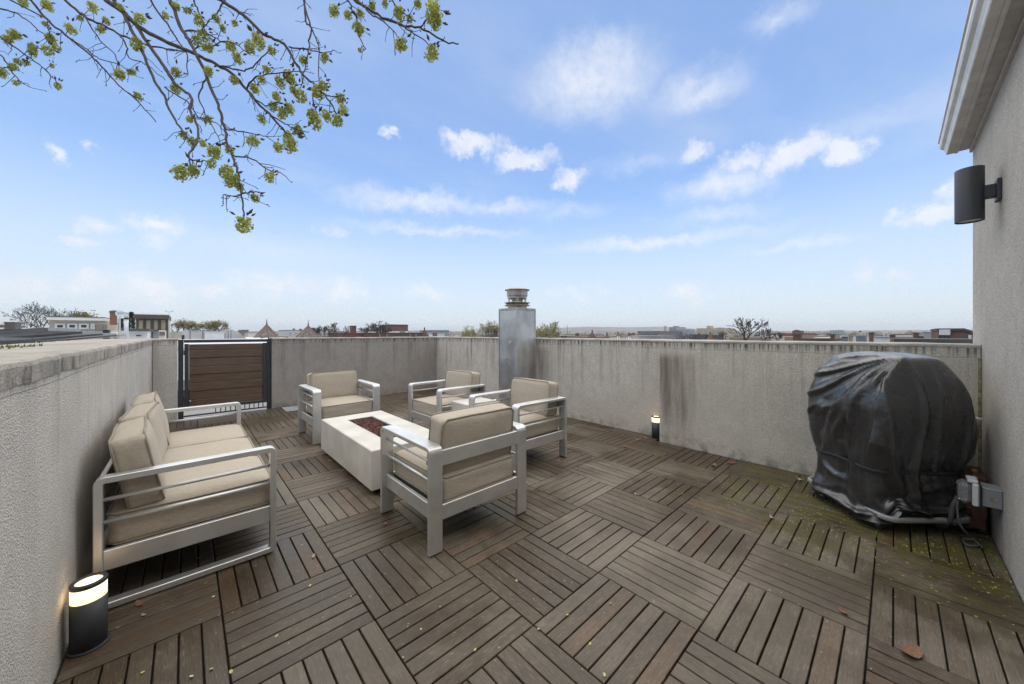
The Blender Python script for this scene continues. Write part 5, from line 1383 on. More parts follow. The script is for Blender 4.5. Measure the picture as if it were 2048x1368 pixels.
for k in range(8): B.box('louver', 'condenser', 6.5, 30.5, za + (zb_ - za) * k / 8 + 0.015, za + (zb_ - za) * (k + 1) / 8 - 0.015, 0.0, 1.6)
B.box('core', 'black_metal', 8, 29, 0.4, zb_, 0.1, 1.4)
B.box('top', 'condenser', 6, 31, zb_ + 0.002, B.z(18, 643.6), -0.06, 1.72, c=0.04)
B = Bld('row_house', 'distant brown brick parapet house at the far left', 'house', 'Y', 70.0, 30)
B.body('brick_brown', 'roof_white', -60, 64, 655.2, 9); B.box('chimney', 'brick_brown', 31, 37, GROUND_Z, B.z(34, 651), 0.3, 1)
B.box('upper_wall', 'brick_brown', -60, 7, GROUND_Z, B.z(-20, 649.5), 1.5, 6)
# ---- chimney, dish, flue
def brick_stack(name, label, axis, dist, px0, px1, ytop, mat='brick_red', deep=0.55, zlow=GROUND_Z, pots=True, cap='roof_dark'):
    B = Bld(name, label, 'chimney', axis, dist, (px0 + px1) / 2); m = (px0 + px1) / 2
    z1 = B.z(m, ytop); B.box('shaft', mat, px0, px1, zlow, z1, 0, deep)
    B.box('cap', cap, px0, px1, z1 + 0.002, z1 + 0.06 * dist / 16, -0.03, deep + 0.06, 0.03)
    return B, z1
B, z1 = brick_stack('brick_chimney', 'red brick chimney with metal cap beside a satellite dish', 'Y', 44.0, 219.5, 232.5, 626, deep=0.7, zlow=B.z(226, 656))
B.box('flue_pot', 'galvanised', 222.5, 230.5, z1 + 0.16, B.z(226, 623), 0.2, 0.4); B.box('flue_lid', 'galvanised', 221, 231.5, B.z(226, 621.3), B.z(226, 620.3), 0.1, 0.6)
for q in (223.2, 229.2): B.box('lid_leg', 'galvanised', q, q + 0.7, B.z(226, 623), B.z(226, 621.3), 0.4, 0.05)
p = atY(239.3, 629, 42.0)
ds = empty('satellite_dish', (p.x, p.y, 0.5), 0, 'round grey satellite dish between brick chimney and metal flue', 'satellite dish')
rd = 6.6 * 28.4 / FPX
o = MB().lathe([(0.01, 0.0), (rd * .5, 0.05), (rd, 0.18), (rd * .99, 0.195), (rd * .5, 0.068), (0.01, 0.02)], 24).build('reflector', M_['galvanised'], ds, True)
o.matrix_local = Matrix.Translation((0, 0, p.z - 0.5)) @ Matrix.Rotation(R(70), 4, 'X') @ Matrix.Rotation(R(12), 4, 'Y')
MB().tube([(0, 0.08, 0), (0, 0.08, p.z - 0.5)], 0.05, 8).build('mast', M_['galvanised'], ds); MB().tube([(0, 0, p.z - 0.8), (0.05, -0.42, p.z - 0.6)], 0.025, 6).build('feed_arm', M_['galvanised'], ds)
p = atY(252.5, 660, 41.0)
fl = empty('flue_pipe', (p.x, p.y, 0.5), 0, 'galvanised metal flue pipe with dark band right of the satellite dish', 'flue')
h = lambda y: atY(252.5, y, 41.0).z - 0.5
MB().lathe([(0.131, 0), (0.131, h(638))], 18).build('pipe', M_['galvanised'], fl, True); MB().lathe([(0.150, h(638) + .002), (0.150, h(636))], 18).build('band', M_['black_metal'], fl)
MB().lathe([(0.115, h(636) + .002), (0.115, h(627.5))], 18).build('pipe', M_['galvanised'], fl, True); MB().lathe([(0.126, h(627.5) + .002), (0.158, h(626)), (0.158, h(624.5)), (0.082, h(623.8))], 18).build('cap', M_['galvanised'], fl)
# ---- dark sunroom with blinds
B = Bld('sunroom', 'dark brown rooftop sunroom with four tall blinds', 'building', 'Y', 60.0, 304)
zr0, zr1, zw = B.z(304, 638), B.z(304, 629.8), 0.6
B.box('back_wall', 'paint_white', 270.5, 337, zw, zr0, 0.3, 8)
B.box('roof', 'brown_frame', 269, 338.4, zr0 + 0.004, zr1, -0.7, 9.2)
B.box('roof_trim', 'paint_white', 269, 338.4, zr1 + 0.003, zr1 + 0.10, -0.72, 9.24)
for a, b in ((274.8, 288.6), (290.2, 303.3), (305.8, 317.9), (320.2, 333.4)):
    B.window(a, b, 639, 661.5, 'brown_frame', 'blind', 0.10, 0.2)
for a, b in ((272.5, 274.6), (288.7, 290.1), (303.4, 305.7), (318.0, 320.1), (333.5, 336)): B.box('mullion', 'brown_frame', a, b, zw, zr0, -0.15, 0.4)
p = atY(338.3, 640, 60.5)
wv = empty('weather_vane', (p.x, p.y, 0.6), 0, 'thin weather instrument mast at the right corner of the sunroom', 'weather vane')
H_ = atY(338.3, 622, 60.5).z - 0.6
MB().tube([(0, 0, 0), (0, 0, H_)], 0.035, 6).build('mast', M_['galvanised'], wv); MB().tube([(-.3, 0, H_ - .1), (.3, 0, H_ - .05)], 0.03, 5).build('crossarm', M_['galvanised'], wv)
for sx in (-.3, .3): MB().lathe([(.02, 0), (.09, .07), (.09, .12)], 8, (sx, 0, H_ - .07)).build('cup', M_['galvanised'], wv)
# ---- white hatch house, white walls, AC
B = Bld('hatch_house', 'small white roof hatch house with a dark flat roof', 'building', 'Y', 45.0, 277)
z1 = B.z(277, 662.5); B.box('wall', 'paint_white', 258, 295, 0.3, z1, 0, 4); B.box('roof', 'roof_dark', 255, 298.5, z1 + .003, B.z(277, 657.3), -0.5, 5.0); B.window(270, 284.5, 668.5, 674, 'paint_white', 'window_glass', .06)
B = Bld('air_conditioner', 'brown air conditioning unit right of the white hatch house', 'air conditioner', 'Y', 48.0, 324)
B.box('cabinet', 'paint_cream', 317, 331, 0.5, B.z(324, 660.8), 0.1, 1.4, c=.05)
for k in range(5): B.box('louver', 'condenser', 318.5, 330, B.z(324, 671) + k * .075, B.z(324, 671) + k * .075 + .05, -0.03, 0.12)
B = Bld('parapet_wall', 'white painted roof parapet between the sunroom and white hip roof', 'wall', 'Y', 66.0, 330)
B.box('face', 'paint_cream', 290, 375, 0.3, B.z(330, 664.2), 0, 0.3)
B = Bld('parapet_wall', 'cream roof parapet left of the white hatch house', 'wall', 'Y', 57.0, 235)
B.box('face', 'paint_cream', 217, 258, 0.3, B.z(235, 661), 0, 0.3)
# ---- pale hip roof with railing
e = empty('roof_dormer', (0, 0, 0), 0, 'pale grey hipped rooftop with skylight and black railing beyond the gate', 'roof')
Yd = 58.0; zt = atY(420, 662, Yd).z; x0, x1, x2 = atY(366, 662, Yd).x, atY(474, 662, Yd).x, atY(498, 682, Yd).x
mb = MB(); zl = zt - 2.6
mb.add([(x0 - .4, Yd - 2, zl), (x2 + 1.2, Yd - 2, zl), (x2 + 1.2, Yd + 9, zl), (x0 - .4, Yd + 9, zl), (x0, Yd, zt), (x1, Yd, zt), (x1, Yd + 7, zt), (x0, Yd + 7, zt)], [(3, 2, 1, 0), (4, 5, 6, 7), (0, 1, 5, 4), (1, 2, 6, 5), (2, 3, 7, 6), (3, 0, 4, 7)])
mb.build('hip', M_['roof_grey'], e)
bb = Bld.__new__(Bld); bb.ax, bb.d, bb.e, bb.off = 'Y', Yd - 2.2, e, Vector((0, 0, 0))
bb.box('skylight', 'paint_white', 410, 448, 0.0, bb.z(430, 665), 0, 2.0); bb.box('skylight_lid', 'roof_white', 408.5, 449.5, bb.z(430, 664.9), bb.z(430, 663.2), -.1, 2.2)
bb.d = Yd - 3.4
bb.box('railing', 'black_metal', 378, 468, bb.z(420, 660.8), bb.z(420, 660.0), 0, .04); bb.box('railing', 'black_metal', 378, 458, bb.z(420, 662.6), bb.z(420, 662.0), .5, .04)
for q in (378, 380.8, 405, 456, 461.5): bb.box('railing_post', 'black_metal', q, q + .9, 0.3, bb.z(420, 660.8), .0, .04)
bb.box('vent', 'black_metal', 363, 369, 0.4, bb.z(366, 670), .2, .3)
e_ = empty('row_house', (20, 60, GROUND_Z), 0, 'flat roofed house under the pale hipped rooftop', 'house')
o = box_obj('wall', M_['brick_brown'], e_, 12.1, 34, 53.5, 68, GROUND_Z, -0.6); o.location = -e_.location
# ---- turrets
def turret(px, ya, yf, hw, yb, D, label, mat='slate'):
    ap = atD(px, ya, D); zb2 = atD(px, yb, D).z; r = hw * D / FPX * 1.25; n = 8
    t_ = empty('turret', (ap.x, ap.y, GROUND_Z), 0, label, 'turret'); zo = -GROUND_Z
    MB().lathe([(r * .86, 0), (r * .86, zb2 - .6 + zo)], n).build('drum', M_['brick_brown'], t_)
    k = (ap.z - zb2); z0 = zb2 - .6 + zo; r2 = r * (k + .6) / k
    MB().lathe([(r2, z0 + .002), (0.03, ap.z + zo)], n).build('spire_roof', M_[mat], t_)
    for q in range(n):
        a = 2 * math.pi * q / n
        MB().tube([(r2 * math.cos(a), r2 * math.sin(a), z0), (0.03 * math.cos(a), .03 * math.sin(a), ap.z + zo)], 0.05 * D / 45, 5).build('hip_ridge', M_['copper_hip'], t_)
    zf = atD(px, yf, D).z + zo; z1 = ap.z + zo
    k = D / 45; MB().lathe([(.07 * k, z1 - .05), (.11 * k, z1 + .02), (.05 * k, z1 + .10 * k), (.10 * k, z1 + .2 * k), (.045 * k, z1 + .26 * k), (.04 * k, z1 + max(.3 * k, (zf - z1) * .6)), (.008, max(zf, z1 + .35 * k))], 8).build('finial', M_['black_metal'], t_)
turret(533.5, 649, 636, 15, 672, 58.0, 'left of two pointed slate turret roofs with finial beyond the gate')
turret(616.5, 651.5, 639, 15, 671, 60.0, 'right of two pointed slate turret roofs with finial beyond the back wall')
# ---- middle
B = Bld('long_house', 'long white painted house between the two turrets', 'house', 'Y', 95.0, 610); zt = B.body('paint_white', 'roof_grey', 572, 627, 660, 9)
for q in (577, 586, 596, 640): pass
for q in (579, 590): B.window(q, q + 3.5, 664, 668.5, 'paint_white', 'window_glass', .12, .1)
B.box('roof_vent', 'roof_dark', 589, 592, zt, B.z(590, 657), 1, 1); B.box('roof_vent', 'roof_dark', 602, 606, zt, B.z(604, 657.5), 1, 1)
B = Bld('row_house', 'white house with two dark windows right of the turrets', 'house', 'Y', 85.0, 637); zt = B.body('paint_white', 'roof_grey', 626, 648, 660.5, 9)
for a, b in ((630, 634), (639, 641.5), (642.2, 644.6)): B.window(a, b, 663.5, 668.5, 'paint_white', 'window_glass', .1, .1)
B.box('chimney', 'brick_brown', 631, 637, zt, B.z(634, 655), 3, 2)
B = Bld('row_house', 'small brown house left of the left turret', 'house', 'Y', 90.0, 493); B.body('brick_tan', 'roof_grey', 485, 497, 659.5, 8)
B = Bld('row_house', 'cream house just left of the left turret', 'house', 'Y', 80.0, 508); B.body('paint_cream', 'roof_grey', 498, 522, 664, 8)
B = Bld('row_house', 'red brown long roofed house behind the back wall', 'house', 'Y', 70.0, 715); zt = B.body('brick_red', 'roof_red', 688, 742, 665.5, 10); B.box('chimney', 'brick_brown', 711, 720, zt, B.z(715, 652), 2, 1.1); B.box('chimney_cap', 'roof_dark', 710.6, 720.4, B.z(715, 652) + .01, B.z(715, 651), 1.95, 1.2)
B = Bld('row_house', 'dark roofed house with dormer bumps behind the back wall', 'house', 'Y', 66.0, 795); zt = B.body('brick_brown', 'roof_dark', 741, 847, 665.3, 9)
for q in (757, 771.5, 818, 829.5): B.box('parapet_stub', 'brick_tan', q, q + 3, zt - 1.5, zt - .2, -.25, .2)
B.box('vent_cap', 'verdigris', 807, 815, zt, B.z(811, 662), 1, .8); B.box('vent_cap', 'copper_hip', 809, 813, B.z(811, 662), B.z(811, 657.5), 1.2, .4); B.box('skylight', 'paint_white', 748, 760, zt + .003, B.z(754, 663.3), 2, 1)
B = Bld('brick_penthouse', 'square red brick rooftop block with dark coping', 'building', 'Y', 82.0, 797); zt = B.body('brick_red', 'roof_dark', 779, 816, 649, 4.5, B.z(797, 662.5)); B.box('base', 'paint_white', 779, 816, GROUND_Z, B.z(797, 662.4), -.1, 5)
turret(849, 659.5, 657, 4.5, 668, 75.0, 'small dark pointed roof at the end of the dark roofed house', 'roof_dark')
B = Bld('office_block', 'pale grey flat block on the skyline left of the green tree', 'building', 'Y', 330.0, 882); B.body('paint_grey', 'paint_slate', 867, 898, 660.3, 30, th=2.0); 
B = Bld('row_house', 'white house below the pale grey block', 'house', 'Y', 130.0, 878); B.body('paint_white', 'roof_grey', 871, 889, 666, 10)
# ---- centre right skyline
for px, ya, hw, D, mt, lab in ((1184.5, 664.5, 8, 60, 'roof_dark', 'dark pointed roof just right of the chimney tree'), (1236, 668, 6, 66, 'roof_white', 'pale pointed roof, left one of two, above the right parapet'), (1258, 669, 6, 66, 'roof_white', 'pale pointed roof, right one of two, above the right parapet'), (1214, 669.3, 5, 66, 'slate', 'small brown pointed roof above the right parapet'), (1420.5, 668.5, 4.5, 70, 'copper_hip', 'small rusty pointed roof below the beige apartment block')):
    turret(px, ya, ya - 1.5, hw, 678, D, lab, mt)
B = Bld('warehouse', 'dark slate flat roofed warehouse on the centre right skyline', 'building', 'X', 190.0, 1297); B.body('paint_slate', 'paint_slate', 1275, 1320, 662.3, 30)
B = Bld('brick_building', 'pinkish low building below the slate warehouse', 'building', 'X', 130.0, 1305); B.body('roof_red', 'roof_grey', 1288, 1322, 671, 12)
B = Bld('tower', 'slim pale tower on the skyline right of the slate warehouse', 'tower', 'X', 260.0, 1330); B.box('shaft', 'paint_beige', 1328.2, 1331.2, GROUND_Z, B.z(1330, 654), 0, 1.2); B.box('belfry', 'paint_cream', 1327.6, 1331.8, B.z(1330, 653.9), B.z(1330, 652), -.2, 1.6)
B = Bld('apartment_block', 'stepped grey apartment block right of the slim tower', 'building', 'X', 300.0, 1355); B.body('paint_grey', 'roof_grey', 1338, 1352, 654, 20); B.box('wing', 'paint_grey', 1352.3, 1372, GROUND_Z, B.z(1362, 658.5), 1, 18); B.box('stair_tower', 'brick_brown', 1342, 1349, B.z(1345, 654) + .01, B.z(1345, 652.5), 4, 6)
for q in range(4): B.window(1339.5 + q * 3.1, 1341.5 + q * 3.1, 657, 659.5, 'paint_grey', 'window_glass', .2, .2)
B = Bld('apartment_block', 'beige apartment block with rows of windows on the skyline', 'building', 'X', 230.0, 1420); zt = B.body('paint_beige', 'paint_beige', 1393, 1449, 656.5, 20); B.box('stair_tower', 'paint_beige', 1413, 1419.5, zt + .01, B.z(1416, 651.5), .5, 6); B.box('roof_block', 'paint_beige', 1429, 1440, zt + .01, B.z(1435, 655), 2, 6)
for r_ in range(3):
    for q in range(9): B.window(1395.5 + q * 6.0, 1398.6 + q * 6.0, 659.2 + r_ * 4.4, 662 + r_ * 4.4, 'paint_cream', 'paint_slate', .2, .25)
B = Bld('school', 'long red roofed building right of the flag', 'building', 'X', 150.0, 1588); zt = B.body('brick_red', 'roof_red', 1556, 1618, 666.3, 15, th=1.0); B.box('rooftop_plant', 'brick_brown', 1581, 1598, zt + .01, B.z(1590, 661), 3, 6); B.box('rooftop_plant', 'brick_brown', 1584, 1591, B.z(1590, 661) + .01, B.z(1590, 659.5), 4, 3)
brick_stack('brick_chimney', 'dark brick chimney at the left end of a black roof on the right', 'X', 48.0, 1586, 1600, 671, 'brick_brown', 1.2)
B = Bld('row_house', 'low black roofed house right of the dark brick chimney', 'house', 'X', 47.0, 1636); zt = B.body('paint_white', 'roof_dark', 1601, 1668, 677, 8, th=.25); B.box('roof_curb', 'paint_white', 1618, 1655, zt + .003, B.z(1636, 675.4), 3, 4)
brick_stack('brick_chimney', 'brick chimney with dark cap at the right end of the black roof', 'X', 46.0, 1660.5, 1668.5, 671.5, 'brick_brown', .8)
B = Bld('tower_block', 'grey tower block on the right skyline', 'building', 'X', 330.0, 1672); B.body('paint_grey', 'roof_grey', 1661, 1683, 660.3, 18)
for r_ in range(2):
    for q in range(4): B.window(1663 + q * 5, 1666 + q * 5, 662 + r_ * 4, 664.2 + r_ * 4, 'paint_white', 'paint_slate', .2, .25)
B = Bld('office_block', 'pale grey slab left of the grey tower block', 'building', 'X', 300.0, 1645); B.body('paint_grey', 'roof_grey', 1637, 1653, 666, 14)
B = Bld('water_tank', 'dark open rooftop tank on the right', 'tank', 'X', 44.0, 1689); B.box('vessel', 'paint_slate', 1683.5, 1695, -1.0, B.z(1689, 674), 0, .8); B.box('rim', 'black_metal', 1683, 1695.5, B.z(1689, 673.9), B.z(1689, 673.2), -.05, .9)
B = Bld('slate_house', 'blue grey house with a small cupola on the right', 'house', 'X', 75.0, 1720); zt = B.body('paint_slate', 'roof_grey', 1712, 1729, 670, 6); B.box('cupola', 'paint_beige', 1717, 1722, zt, B.z(1719, 664), 1, 1); B.box('cupola_cap', 'black_metal', 1717.8, 1721.2, B.z(1719, 663.9), B.z(1719, 661.2), 1.1, .8); B.box('side_bay', 'paint_grey', 1711.2, 1716, GROUND_Z, B.z(1713, 664), 3, 2)
brick_stack('brick_chimney', 'tapered red brick chimney right of the cupola house', 'X', 50.0, 1738, 1747, 668.5, 'brick_red', .9)
B = Bld('row_house', 'small white house right of the tapered brick chimney', 'house', 'X', 70.0, 1770); B.body('paint_white', 'roof_grey', 1750, 1779, 673.5, 7); B.window(1766, 1769, 675, 678, 'paint_white', 'window_glass', .06, .06); B.window(1772, 1775, 675, 678, 'paint_white', 'window_glass', .06, .06)
brick_stack('brick_chimney', 'yellow brick chimney with dark coping on the right', 'X', 40.0, 1780, 1790, 674, 'brick_tan', .8)
B = Bld('row_house', 'long low dark roof in front of the brick building on the right', 'house', 'X', 39.0, 1870); B.body('brick_brown', 'roof_dark', 1791, 1990, 678.2, 5, th=.3)
B = Bld('brick_building', 'stepped brick block left of the grey hall on the right', 'building', 'X', 80.0, 1838); B.body('brick_brown', 'roof_dark', 1828, 1838, 665, 5); B.box('lower_block', 'brick_brown', 1838.3, 1848, GROUND_Z, B.z(1843, 672.5), .5, 4)
B = Bld('hall', 'pale grey hall on the right skyline', 'building', 'X', 95.0, 1861); B.body('paint_grey', 'roof_grey', 1848, 1875, 663.6, 10)
B = Bld('brick_hall', 'brown brick hall with white box and sloping roof at the far right', 'building', 'X', 72.0, 1920)
a, b = B.ext(1876, 1985); zt = B.z(1915, 661.3); ys = B.ext(1928, 1985); z2 = B.z(1948, 669)
a, b = ys[0], B.ext(1876, 1900)[1]
k = ys[1]
mb = MB(); prof = [(b, GROUND_Z), (b, zt), (k, zt), (k - (k - a) * .45, z2), (a, z2 - .6), (a, GROUND_Z)]
mb.extrude([(p_, z_) for p_, z_ in prof], 'X', 72.0, 84.0, 1); o = mb.build('wall', M_['brick_brown'], B.e); o.location = B.off
mb = MB(); tp = [(b + .1, zt + .003), (b + .1, zt + .3), (k, zt + .3), (k - (k - a) * .45, z2 + .3), (k - (k - a) * .45, z2 + .02), (k, zt + .02)]
mb.extrude(tp, 'X', 71.8, 84.2, 1); o = mb.build('roof', M_['roof_dark'], B.e); o.location = B.off
B.box('white_box', 'paint_white', 1878, 1899, B.z(1888, 670), B.z(1888, 659), -.9, .88); B.window(1884, 1893, 670.5, 677, 'paint_slate', 'window_glass', .12, .2)
B.box('white_vent', 'paint_white', 1936, 1941.5, B.z(1938, 677), B.z(1938, 670), -.6, .5)
# ---- flag
p = atD(1536.6, 678, 120.0)
fg = empty('flagpole', (p.x, p.y, GROUND_Z), 0, 'white flagpole flying a striped flag on the right skyline', 'flagpole')
zf = atD(1536.6, 640, 120.0).z - GROUND_Z
MB().tube([(0, 0, 0), (0, 0, zf)], [.16, .09], 8).build('pole', M_['paint_white'], fg); MB().lathe([(.02, zf), (.16, zf + .12), (.02, zf + .26)], 8).build('ball', M_['yellow_plastic'], fg)
rt_ = Vector((EBX, -EBY, 0)); W_, H2 = 1.75, 1.5; zt = atD(1536.6, 642.5, 120).z - GROUND_Z
def flagpt(u, v): return -rt_ * (0.1 + u * W_ * .75) + Vector((0, 0, zt - v * H2 - u * .75 + .07 * math.sin(u * 9))) + Vector((EBY, EBX, 0)) * .14 * math.sin(u * 7)
flg = MB(); 
for r_ in range(13):
    mb = MB(); u0 = .42 if r_ < 7 else 0.0
    for q in range(7):
        us = [u0 + (1 - u0) * (q + d) / 7 for d in (0, 1)]
        mb.add([flagpt(us[0], r_ / 13), flagpt(us[1], r_ / 13), flagpt(us[1], (r_ + 1) / 13), flagpt(us[0], (r_ + 1) / 13)], [(0, 1, 2, 3)])
    mb.build('flag_stripe', M_['flag_red' if r_ % 2 == 0 else 'flag_white'], fg, fix=False)
mb = MB()
for q in range(4):
    us = [.42 * (q + d) / 4 for d in (0, 1)]; mb.add([flagpt(us[0], 0), flagpt(us[1], 0), flagpt(us[1], 7 / 13), flagpt(us[0], 7 / 13)], [(0, 1, 2, 3)])
mb.build('flag_canton', M_['flag_blue'], fg, fix=False)
p = atD(1134.5, 670, 150.0)
tag(MB().tube([(p.x, p.y, GROUND_Z), (p.x, p.y, atD(1134.5, 650, 150).z)], [.2, .08], 6).build('antenna_mast', M_['paint_slate']), 'thin antenna mast right of the leafing tree by the chimney', 'mast')

# ---- trees
def bg_tree(label, px, ytop, hw, D, seed, leaf=None, nleaf=0, lsize=0.16, depth=6, twr=0.016, mat='bare_twigs', spread=0.62, squash=1.0, name='bare_tree', up=0.35):
    rr = random.Random(seed); ap = atD(px, ytop, D); Rr = hw * D / FPX; H_ = ap.z - GROUND_Z
    t_ = empty(name, (ap.x, ap.y, GROUND_Z), rr.uniform(0, 6), label, 'tree')
    fork = H_ - Rr * 2.0 * squash
    tr = MB(); cr = MB(); lv = MB(); tips = []
    r0 = 0.05 * Rr + .06
    tr.tube([(0, 0, 0), (.05, .03, fork * .5), (0, 0, fork)], [r0 * 1.5, r0 * 1.2, r0], 8)
    def grow(p, d, L, r, k):
        q = p; n = 2; d = d.copy()
        pts, rs = [p], [r]
        for i in range(n):
            d = (d + Vector((rr.gauss(0, .16), rr.gauss(0, .16), rr.gauss(0, .10) + .05 * up))).normalized(); q = q + d * L / n; pts.append(q); rs.append(max(twr, r * (1 - .38 * (i + 1) / n)))
        (tr if k >= depth - 1 else cr).tube(pts, rs, 5 if k > 2 else 3, caps=False)
        tips.append((q, k))
        if k > 0:
            for c in range(rr.choice((2, 2, 3) if k < depth - 1 else (3, 4))):
                ax = Vector((rr.gauss(0, 1), rr.gauss(0, 1), rr.gauss(0, .5))).normalized()
                nd = (d + ax * spread * rr.uniform(.7, 1.35) + Vector((0, 0, up * .25))).normalized()
                grow(q, nd, L * rr.uniform(.62, .86), max(twr, r * .58), k - 1)
    for b_ in range(3):
        a = b_ * 2.1 + rr.uniform(-.4, .4)
        grow(Vector((0, 0, fork)), Vector((math.cos(a) * .55, math.sin(a) * .55, .85)).normalized(), Rr * .62 * squash, r0 * .75, depth)
    # fit to the crown seen in the picture
    mz = max(t[0].z for t in tips); mr = sorted(abs(t[0].x) for t in tips)[int(len(tips) * .97)]
    kz, kx = (H_ - fork) / (mz - fork), Rr / mr
    def fit(v): return (v[0] * kx, v[1] * kx, fork + (v[2] - fork) * kz if v[2] > fork else v[2])
    tr.v = [fit(v) for v in tr.v]; cr.v = [fit(v) for v in cr.v]
    tr.build('trunk', M_[mat if leaf is None else 'bark'], t_, True, False)
    cands = [Vector(fit(t[0])) for t in tips if t[1] <= 2]
    for i in range(nleaf):
        c = rr.choice(cands) + Vector((rr.gauss(0, lsize), rr.gauss(0, lsize), rr.gauss(0, lsize)))
        a = Vector((rr.gauss(0, 1), rr.gauss(0, 1), rr.gauss(0, 1))).normalized(); b = a.orthogonal().normalized(); s = lsize * rr.uniform(.5, 1.2)
        lv.add([c - b * s * .5, c + a * s, c + b * s * .5, c - a * s * .3], [(0, 1, 2, 3)])
    tag(cr.build('crown', M_[mat], t_, False, False), kind='stuff')
    if nleaf: tag(lv.build('foliage', M_[leaf], t_, False, False), kind='stuff')
bg_tree('spreading bare tree behind the clapboard penthouse on the left', 92, 600, 46, 78, 3, depth=6, twr=.030, spread=.75)
bg_tree('yellow green young tree peeking over the penthouse roof', 172, 624, 20, 84, 5, 'yellow_leaf', 900, .33, depth=5, twr=.03, name='leafing_tree')
bg_tree('second yellow green tree left of the penthouse top', 126, 630, 14, 88, 6, 'yellow_leaf', 400, .30, depth=5, twr=.03, name='leafing_tree')
def conifer(px, ytop, hw, D, seed, label):
    rr = random.Random(seed); ap = atD(px, ytop, D); H_ = ap.z - GROUND_Z; Rr = hw * D / FPX
    t_ = empty('evergreen_tree', (ap.x, ap.y, GROUND_Z), 0, label, 'tree')
    MB().tube([(0, 0, 0), (0, 0, H_ - .1)], [.18, .02], 7).build('trunk', M_['bark'], t_)
    mb = MB()
    for i in range(2600):
        t = rr.random() ** 1.4; z = H_ - t * 7.5; r = Rr * (0.12 + .95 * min(1, t * 1.6)) * rr.uniform(.2, 1.05) * (1 + .3 * math.sin(z * 7)); a = rr.uniform(0, 6.28)
        c = Vector((r * math.cos(a), r * math.sin(a), z)); u = Vector((math.cos(a), math.sin(a), rr.uniform(-.6, .2))); v = u.orthogonal().normalized(); s = rr.uniform(.12, .32)
        mb.add([c - v * s * .35, c + u * s, c + v * s * .35], [(0, 1, 2)])
    tag(mb.build('crown', M_['evergreen'], t_, fix=False), kind='stuff')
conifer(263, 624, 7.5, 66, 1, 'dark narrow evergreen tree between the flue and the sunroom')
conifer(242, 637, 9, 68, 2, 'dark evergreen bush behind the satellite dish')
for k, (px, yt, hw, nl) in enumerate([(352, 641, 14, 500), (372, 640, 14, 700), (392, 645, 13, 500), (412, 642, 15, 800), (436, 641, 15, 800)]):
    bg_tree(['leafing tree just right of the sunroom', 'second leafing tree right of the sunroom', 'low leafing tree midway along the row beyond the railing', 'leafing tree above the skylight beyond the railing', 'rightmost leafing tree above the black railing'][k], px, yt, hw, 95, 30 + k, 'spring_leaf', nl, .26, depth=5, name='leafing_tree', twr=.022)
bg_tree('bare tree above the white house right of the turrets', 643, 650, 14, 75, 41, depth=5, twr=.03)
bg_tree('wide forked bare tree right of the white house', 678, 644, 20, 60, 42, depth=5, twr=.03, spread=.75)
bg_tree('dense dark bare tree left of the square brick block', 750, 641, 26, 74, 43, depth=6, twr=.036, spread=.5)
bg_tree('rounded leafing tree just left of the metal chimney', 968, 641, 42, 50, 44, 'spring_leaf', 2600, .14, depth=6, twr=.012, spread=.5, name='leafing_tree')
bg_tree('rounded leafing tree just right of the metal chimney', 1092, 641, 42, 50, 45, 'spring_leaf', 2600, .14, depth=6, twr=.012, spread=.5, name='leafing_tree')
bg_tree('big gnarled bare tree left of the flagpole', 1490, 634, 27, 42, 46, depth=4, twr=.028, spread=.85)
bg_tree('bare tree with reaching limbs directly under the flag', 1527, 655, 16, 44, 47, depth=4, twr=.026, spread=.8)
bg_tree('low bare tree left of the big gnarled tree', 1444, 662, 14, 44, 48, depth=4, twr=.026, spread=.8)
bg_tree('small reddish bare tree left of the red roofed school', 1555, 664, 10, 50, 49, depth=4, twr=.026, spread=.7)
# ---- far woods and roofs that read as one mass
fw = MB(); rr = random.Random(77)
for k in range(950):
    D = rr.uniform(110, 620); px = rr.uniform(-60, 2000); top = rr.uniform(660.5, 668.5) if D > 200 else rr.uniform(664, 671)
    c = atD(px, top, D); Rr = rr.uniform(2.5, 5.0) * (1 if D < 300 else 1.5); nn = 120
    for q in range(nn):
        u = Vector((rr.gauss(0, 1), rr.gauss(0, 1), rr.gauss(0, 1))).normalized() * rr.uniform(.5, 1)
        p = c + Vector((u.x * Rr, u.y * Rr, (u.z - 1) * Rr)); a = Vector((rr.gauss(0, 1), rr.gauss(0, 1), rr.gauss(0, 1.2))).normalized(); b = a.orthogonal(); s = Rr * rr.uniform(.05, .12)
        fw.add([p - b * s * .45, p + a * s, p + b * s * .45, p - a * s], [(0, 1, 2, 3)])
    fw.add([(c.x - .2, c.y, GROUND_Z), (c.x + .2, c.y, GROUND_Z), (c.x, c.y, c.z - Rr * .6)], [(0, 1, 2)])
o = fw.build('far_woods', M_['bare_twigs'], fix=False); o.data.materials.append(M_['spring_leaf'])
nf = 121; ids = [((i // nf) * 7919 % 10 < 3) * 1 for i in range(len(o.data.polygons))]; o.data.polygons.foreach_set('material_index', ids)
tag(o, 'hazy mass of bare and leafing trees across the skyline', 'woods', kind='stuff')
rf = MB(); mi = []
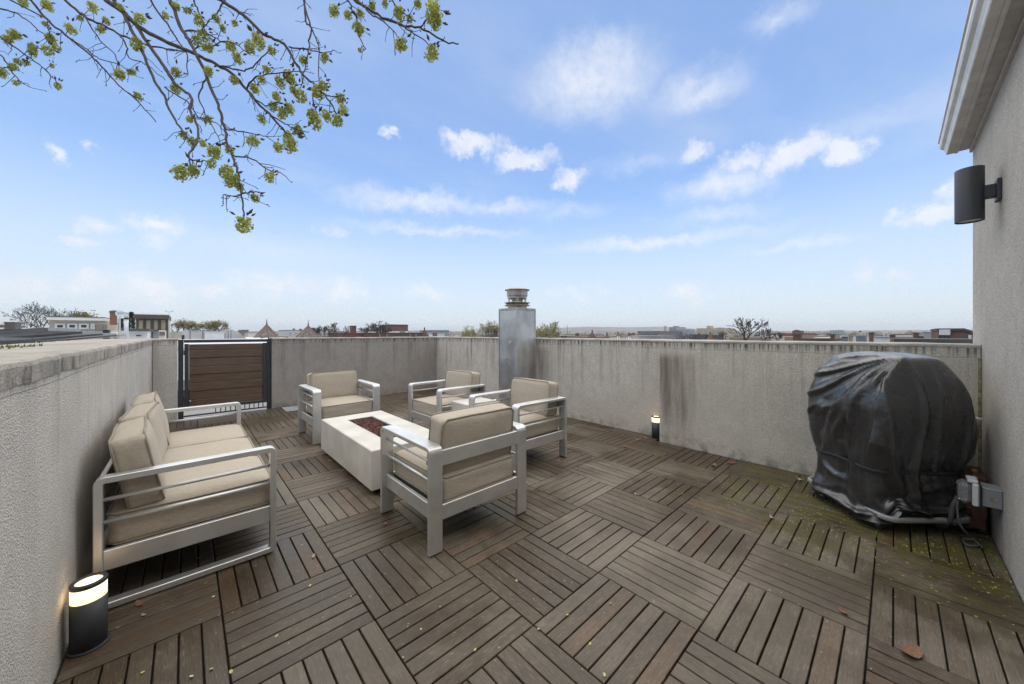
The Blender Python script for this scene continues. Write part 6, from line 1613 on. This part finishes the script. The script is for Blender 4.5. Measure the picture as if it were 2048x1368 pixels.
for k in range(460):
    D = rr.uniform(75, 620); px = rr.uniform(-40, 1990); y = rr.uniform(668.0, 673.5) if D > 160 else rr.uniform(670.5, 676)
    c = atD(px, y, D); w, d = rr.uniform(3, 9), rr.uniform(4, 9)
    rf.box(c.x - w / 2, c.x + w / 2, c.y - d / 2, c.y + d / 2, GROUND_Z, c.z); mi += [rr.randrange(6)] * 6
    if rr.random() < .4:
        rf.box(c.x - .4, c.x + .4, c.y - .4, c.y + .4, c.z, c.z + rr.uniform(.5, 1.1)); mi += [3] * 6
o = rf.build('far_rooftops', M_['roof_white'], fix=False)
for q in ('roof_grey', 'paint_cream', 'brick_brown', 'roof_dark', 'brick_tan'): o.data.materials.append(M_[q])
o.data.polygons.foreach_set('material_index', mi); tag(o, 'crowd of distant low rooftops above the parapets', 'rooftops', kind='stuff')
# ---- hills
def ridge(D, pts, seed, name='hills'):
    mb = MB(); px = list(range(int(pts[0][0]), int(pts[-1][0]) + 1, 6)); n = len(px)
    for q in px:
        y = np.interp(q, [a for a, _ in pts], [b for _, b in pts]) + mnoise.noise(Vector((q * .05, seed, 0))) * .9 + mnoise.noise(Vector((q * .3, seed, 5))) * .35
        a = atD(q, y, D); f_ = atD(q, HOR, D - 320); g_ = atD(q, HOR, D + 500)
        mb.v += [(f_.x, f_.y, GROUND_Z + .5), (a.x, a.y, a.z), (g_.x, g_.y, GROUND_Z + .5)]
    for i in range(n - 1):
        for k in (0, 1): mb.f.append((i * 3 + k, i * 3 + 3 + k, i * 3 + 4 + k, i * 3 + 1 + k))
    tag(mb.build(name, M_['hill_wood'], smooth=True, fix=False), kind='structure')
ridge(2300, [(1040, 662), (1130, 655), (1180, 653.5), (1260, 654.5), (1330, 653.5), (1400, 658), (1500, 662), (1640, 662), (1800, 660), (1980, 658)], 1.0)
ridge(1300, [(-300, 664), (200, 662), (560, 662), (800, 661), (960, 663), (1150, 661), (1300, 661.5), (1500, 662.5), (1700, 661), (1990, 660)], 2.0)
# ---- the air in between
hz = MB().box(-4300, 4300, -4300, 4300, GROUND_Z - 1.0, 66.0)
m = bpy.data.materials.new('haze'); m.use_nodes = True; t = m.node_tree; t.nodes.clear()
pv = mk(t, 'ShaderNodeVolumePrincipled', {'Color': (0.90, 0.95, 1.0), 'Density': HAZE, 'Anisotropy': 0.0}); t.links.new(pv.outputs[0], mk(t, 'ShaderNodeOutputMaterial').inputs['Volume'])
if HAZE > 0: tag(hz.build('haze', m), 'thin pale haze over the city', 'haze', kind='stuff')
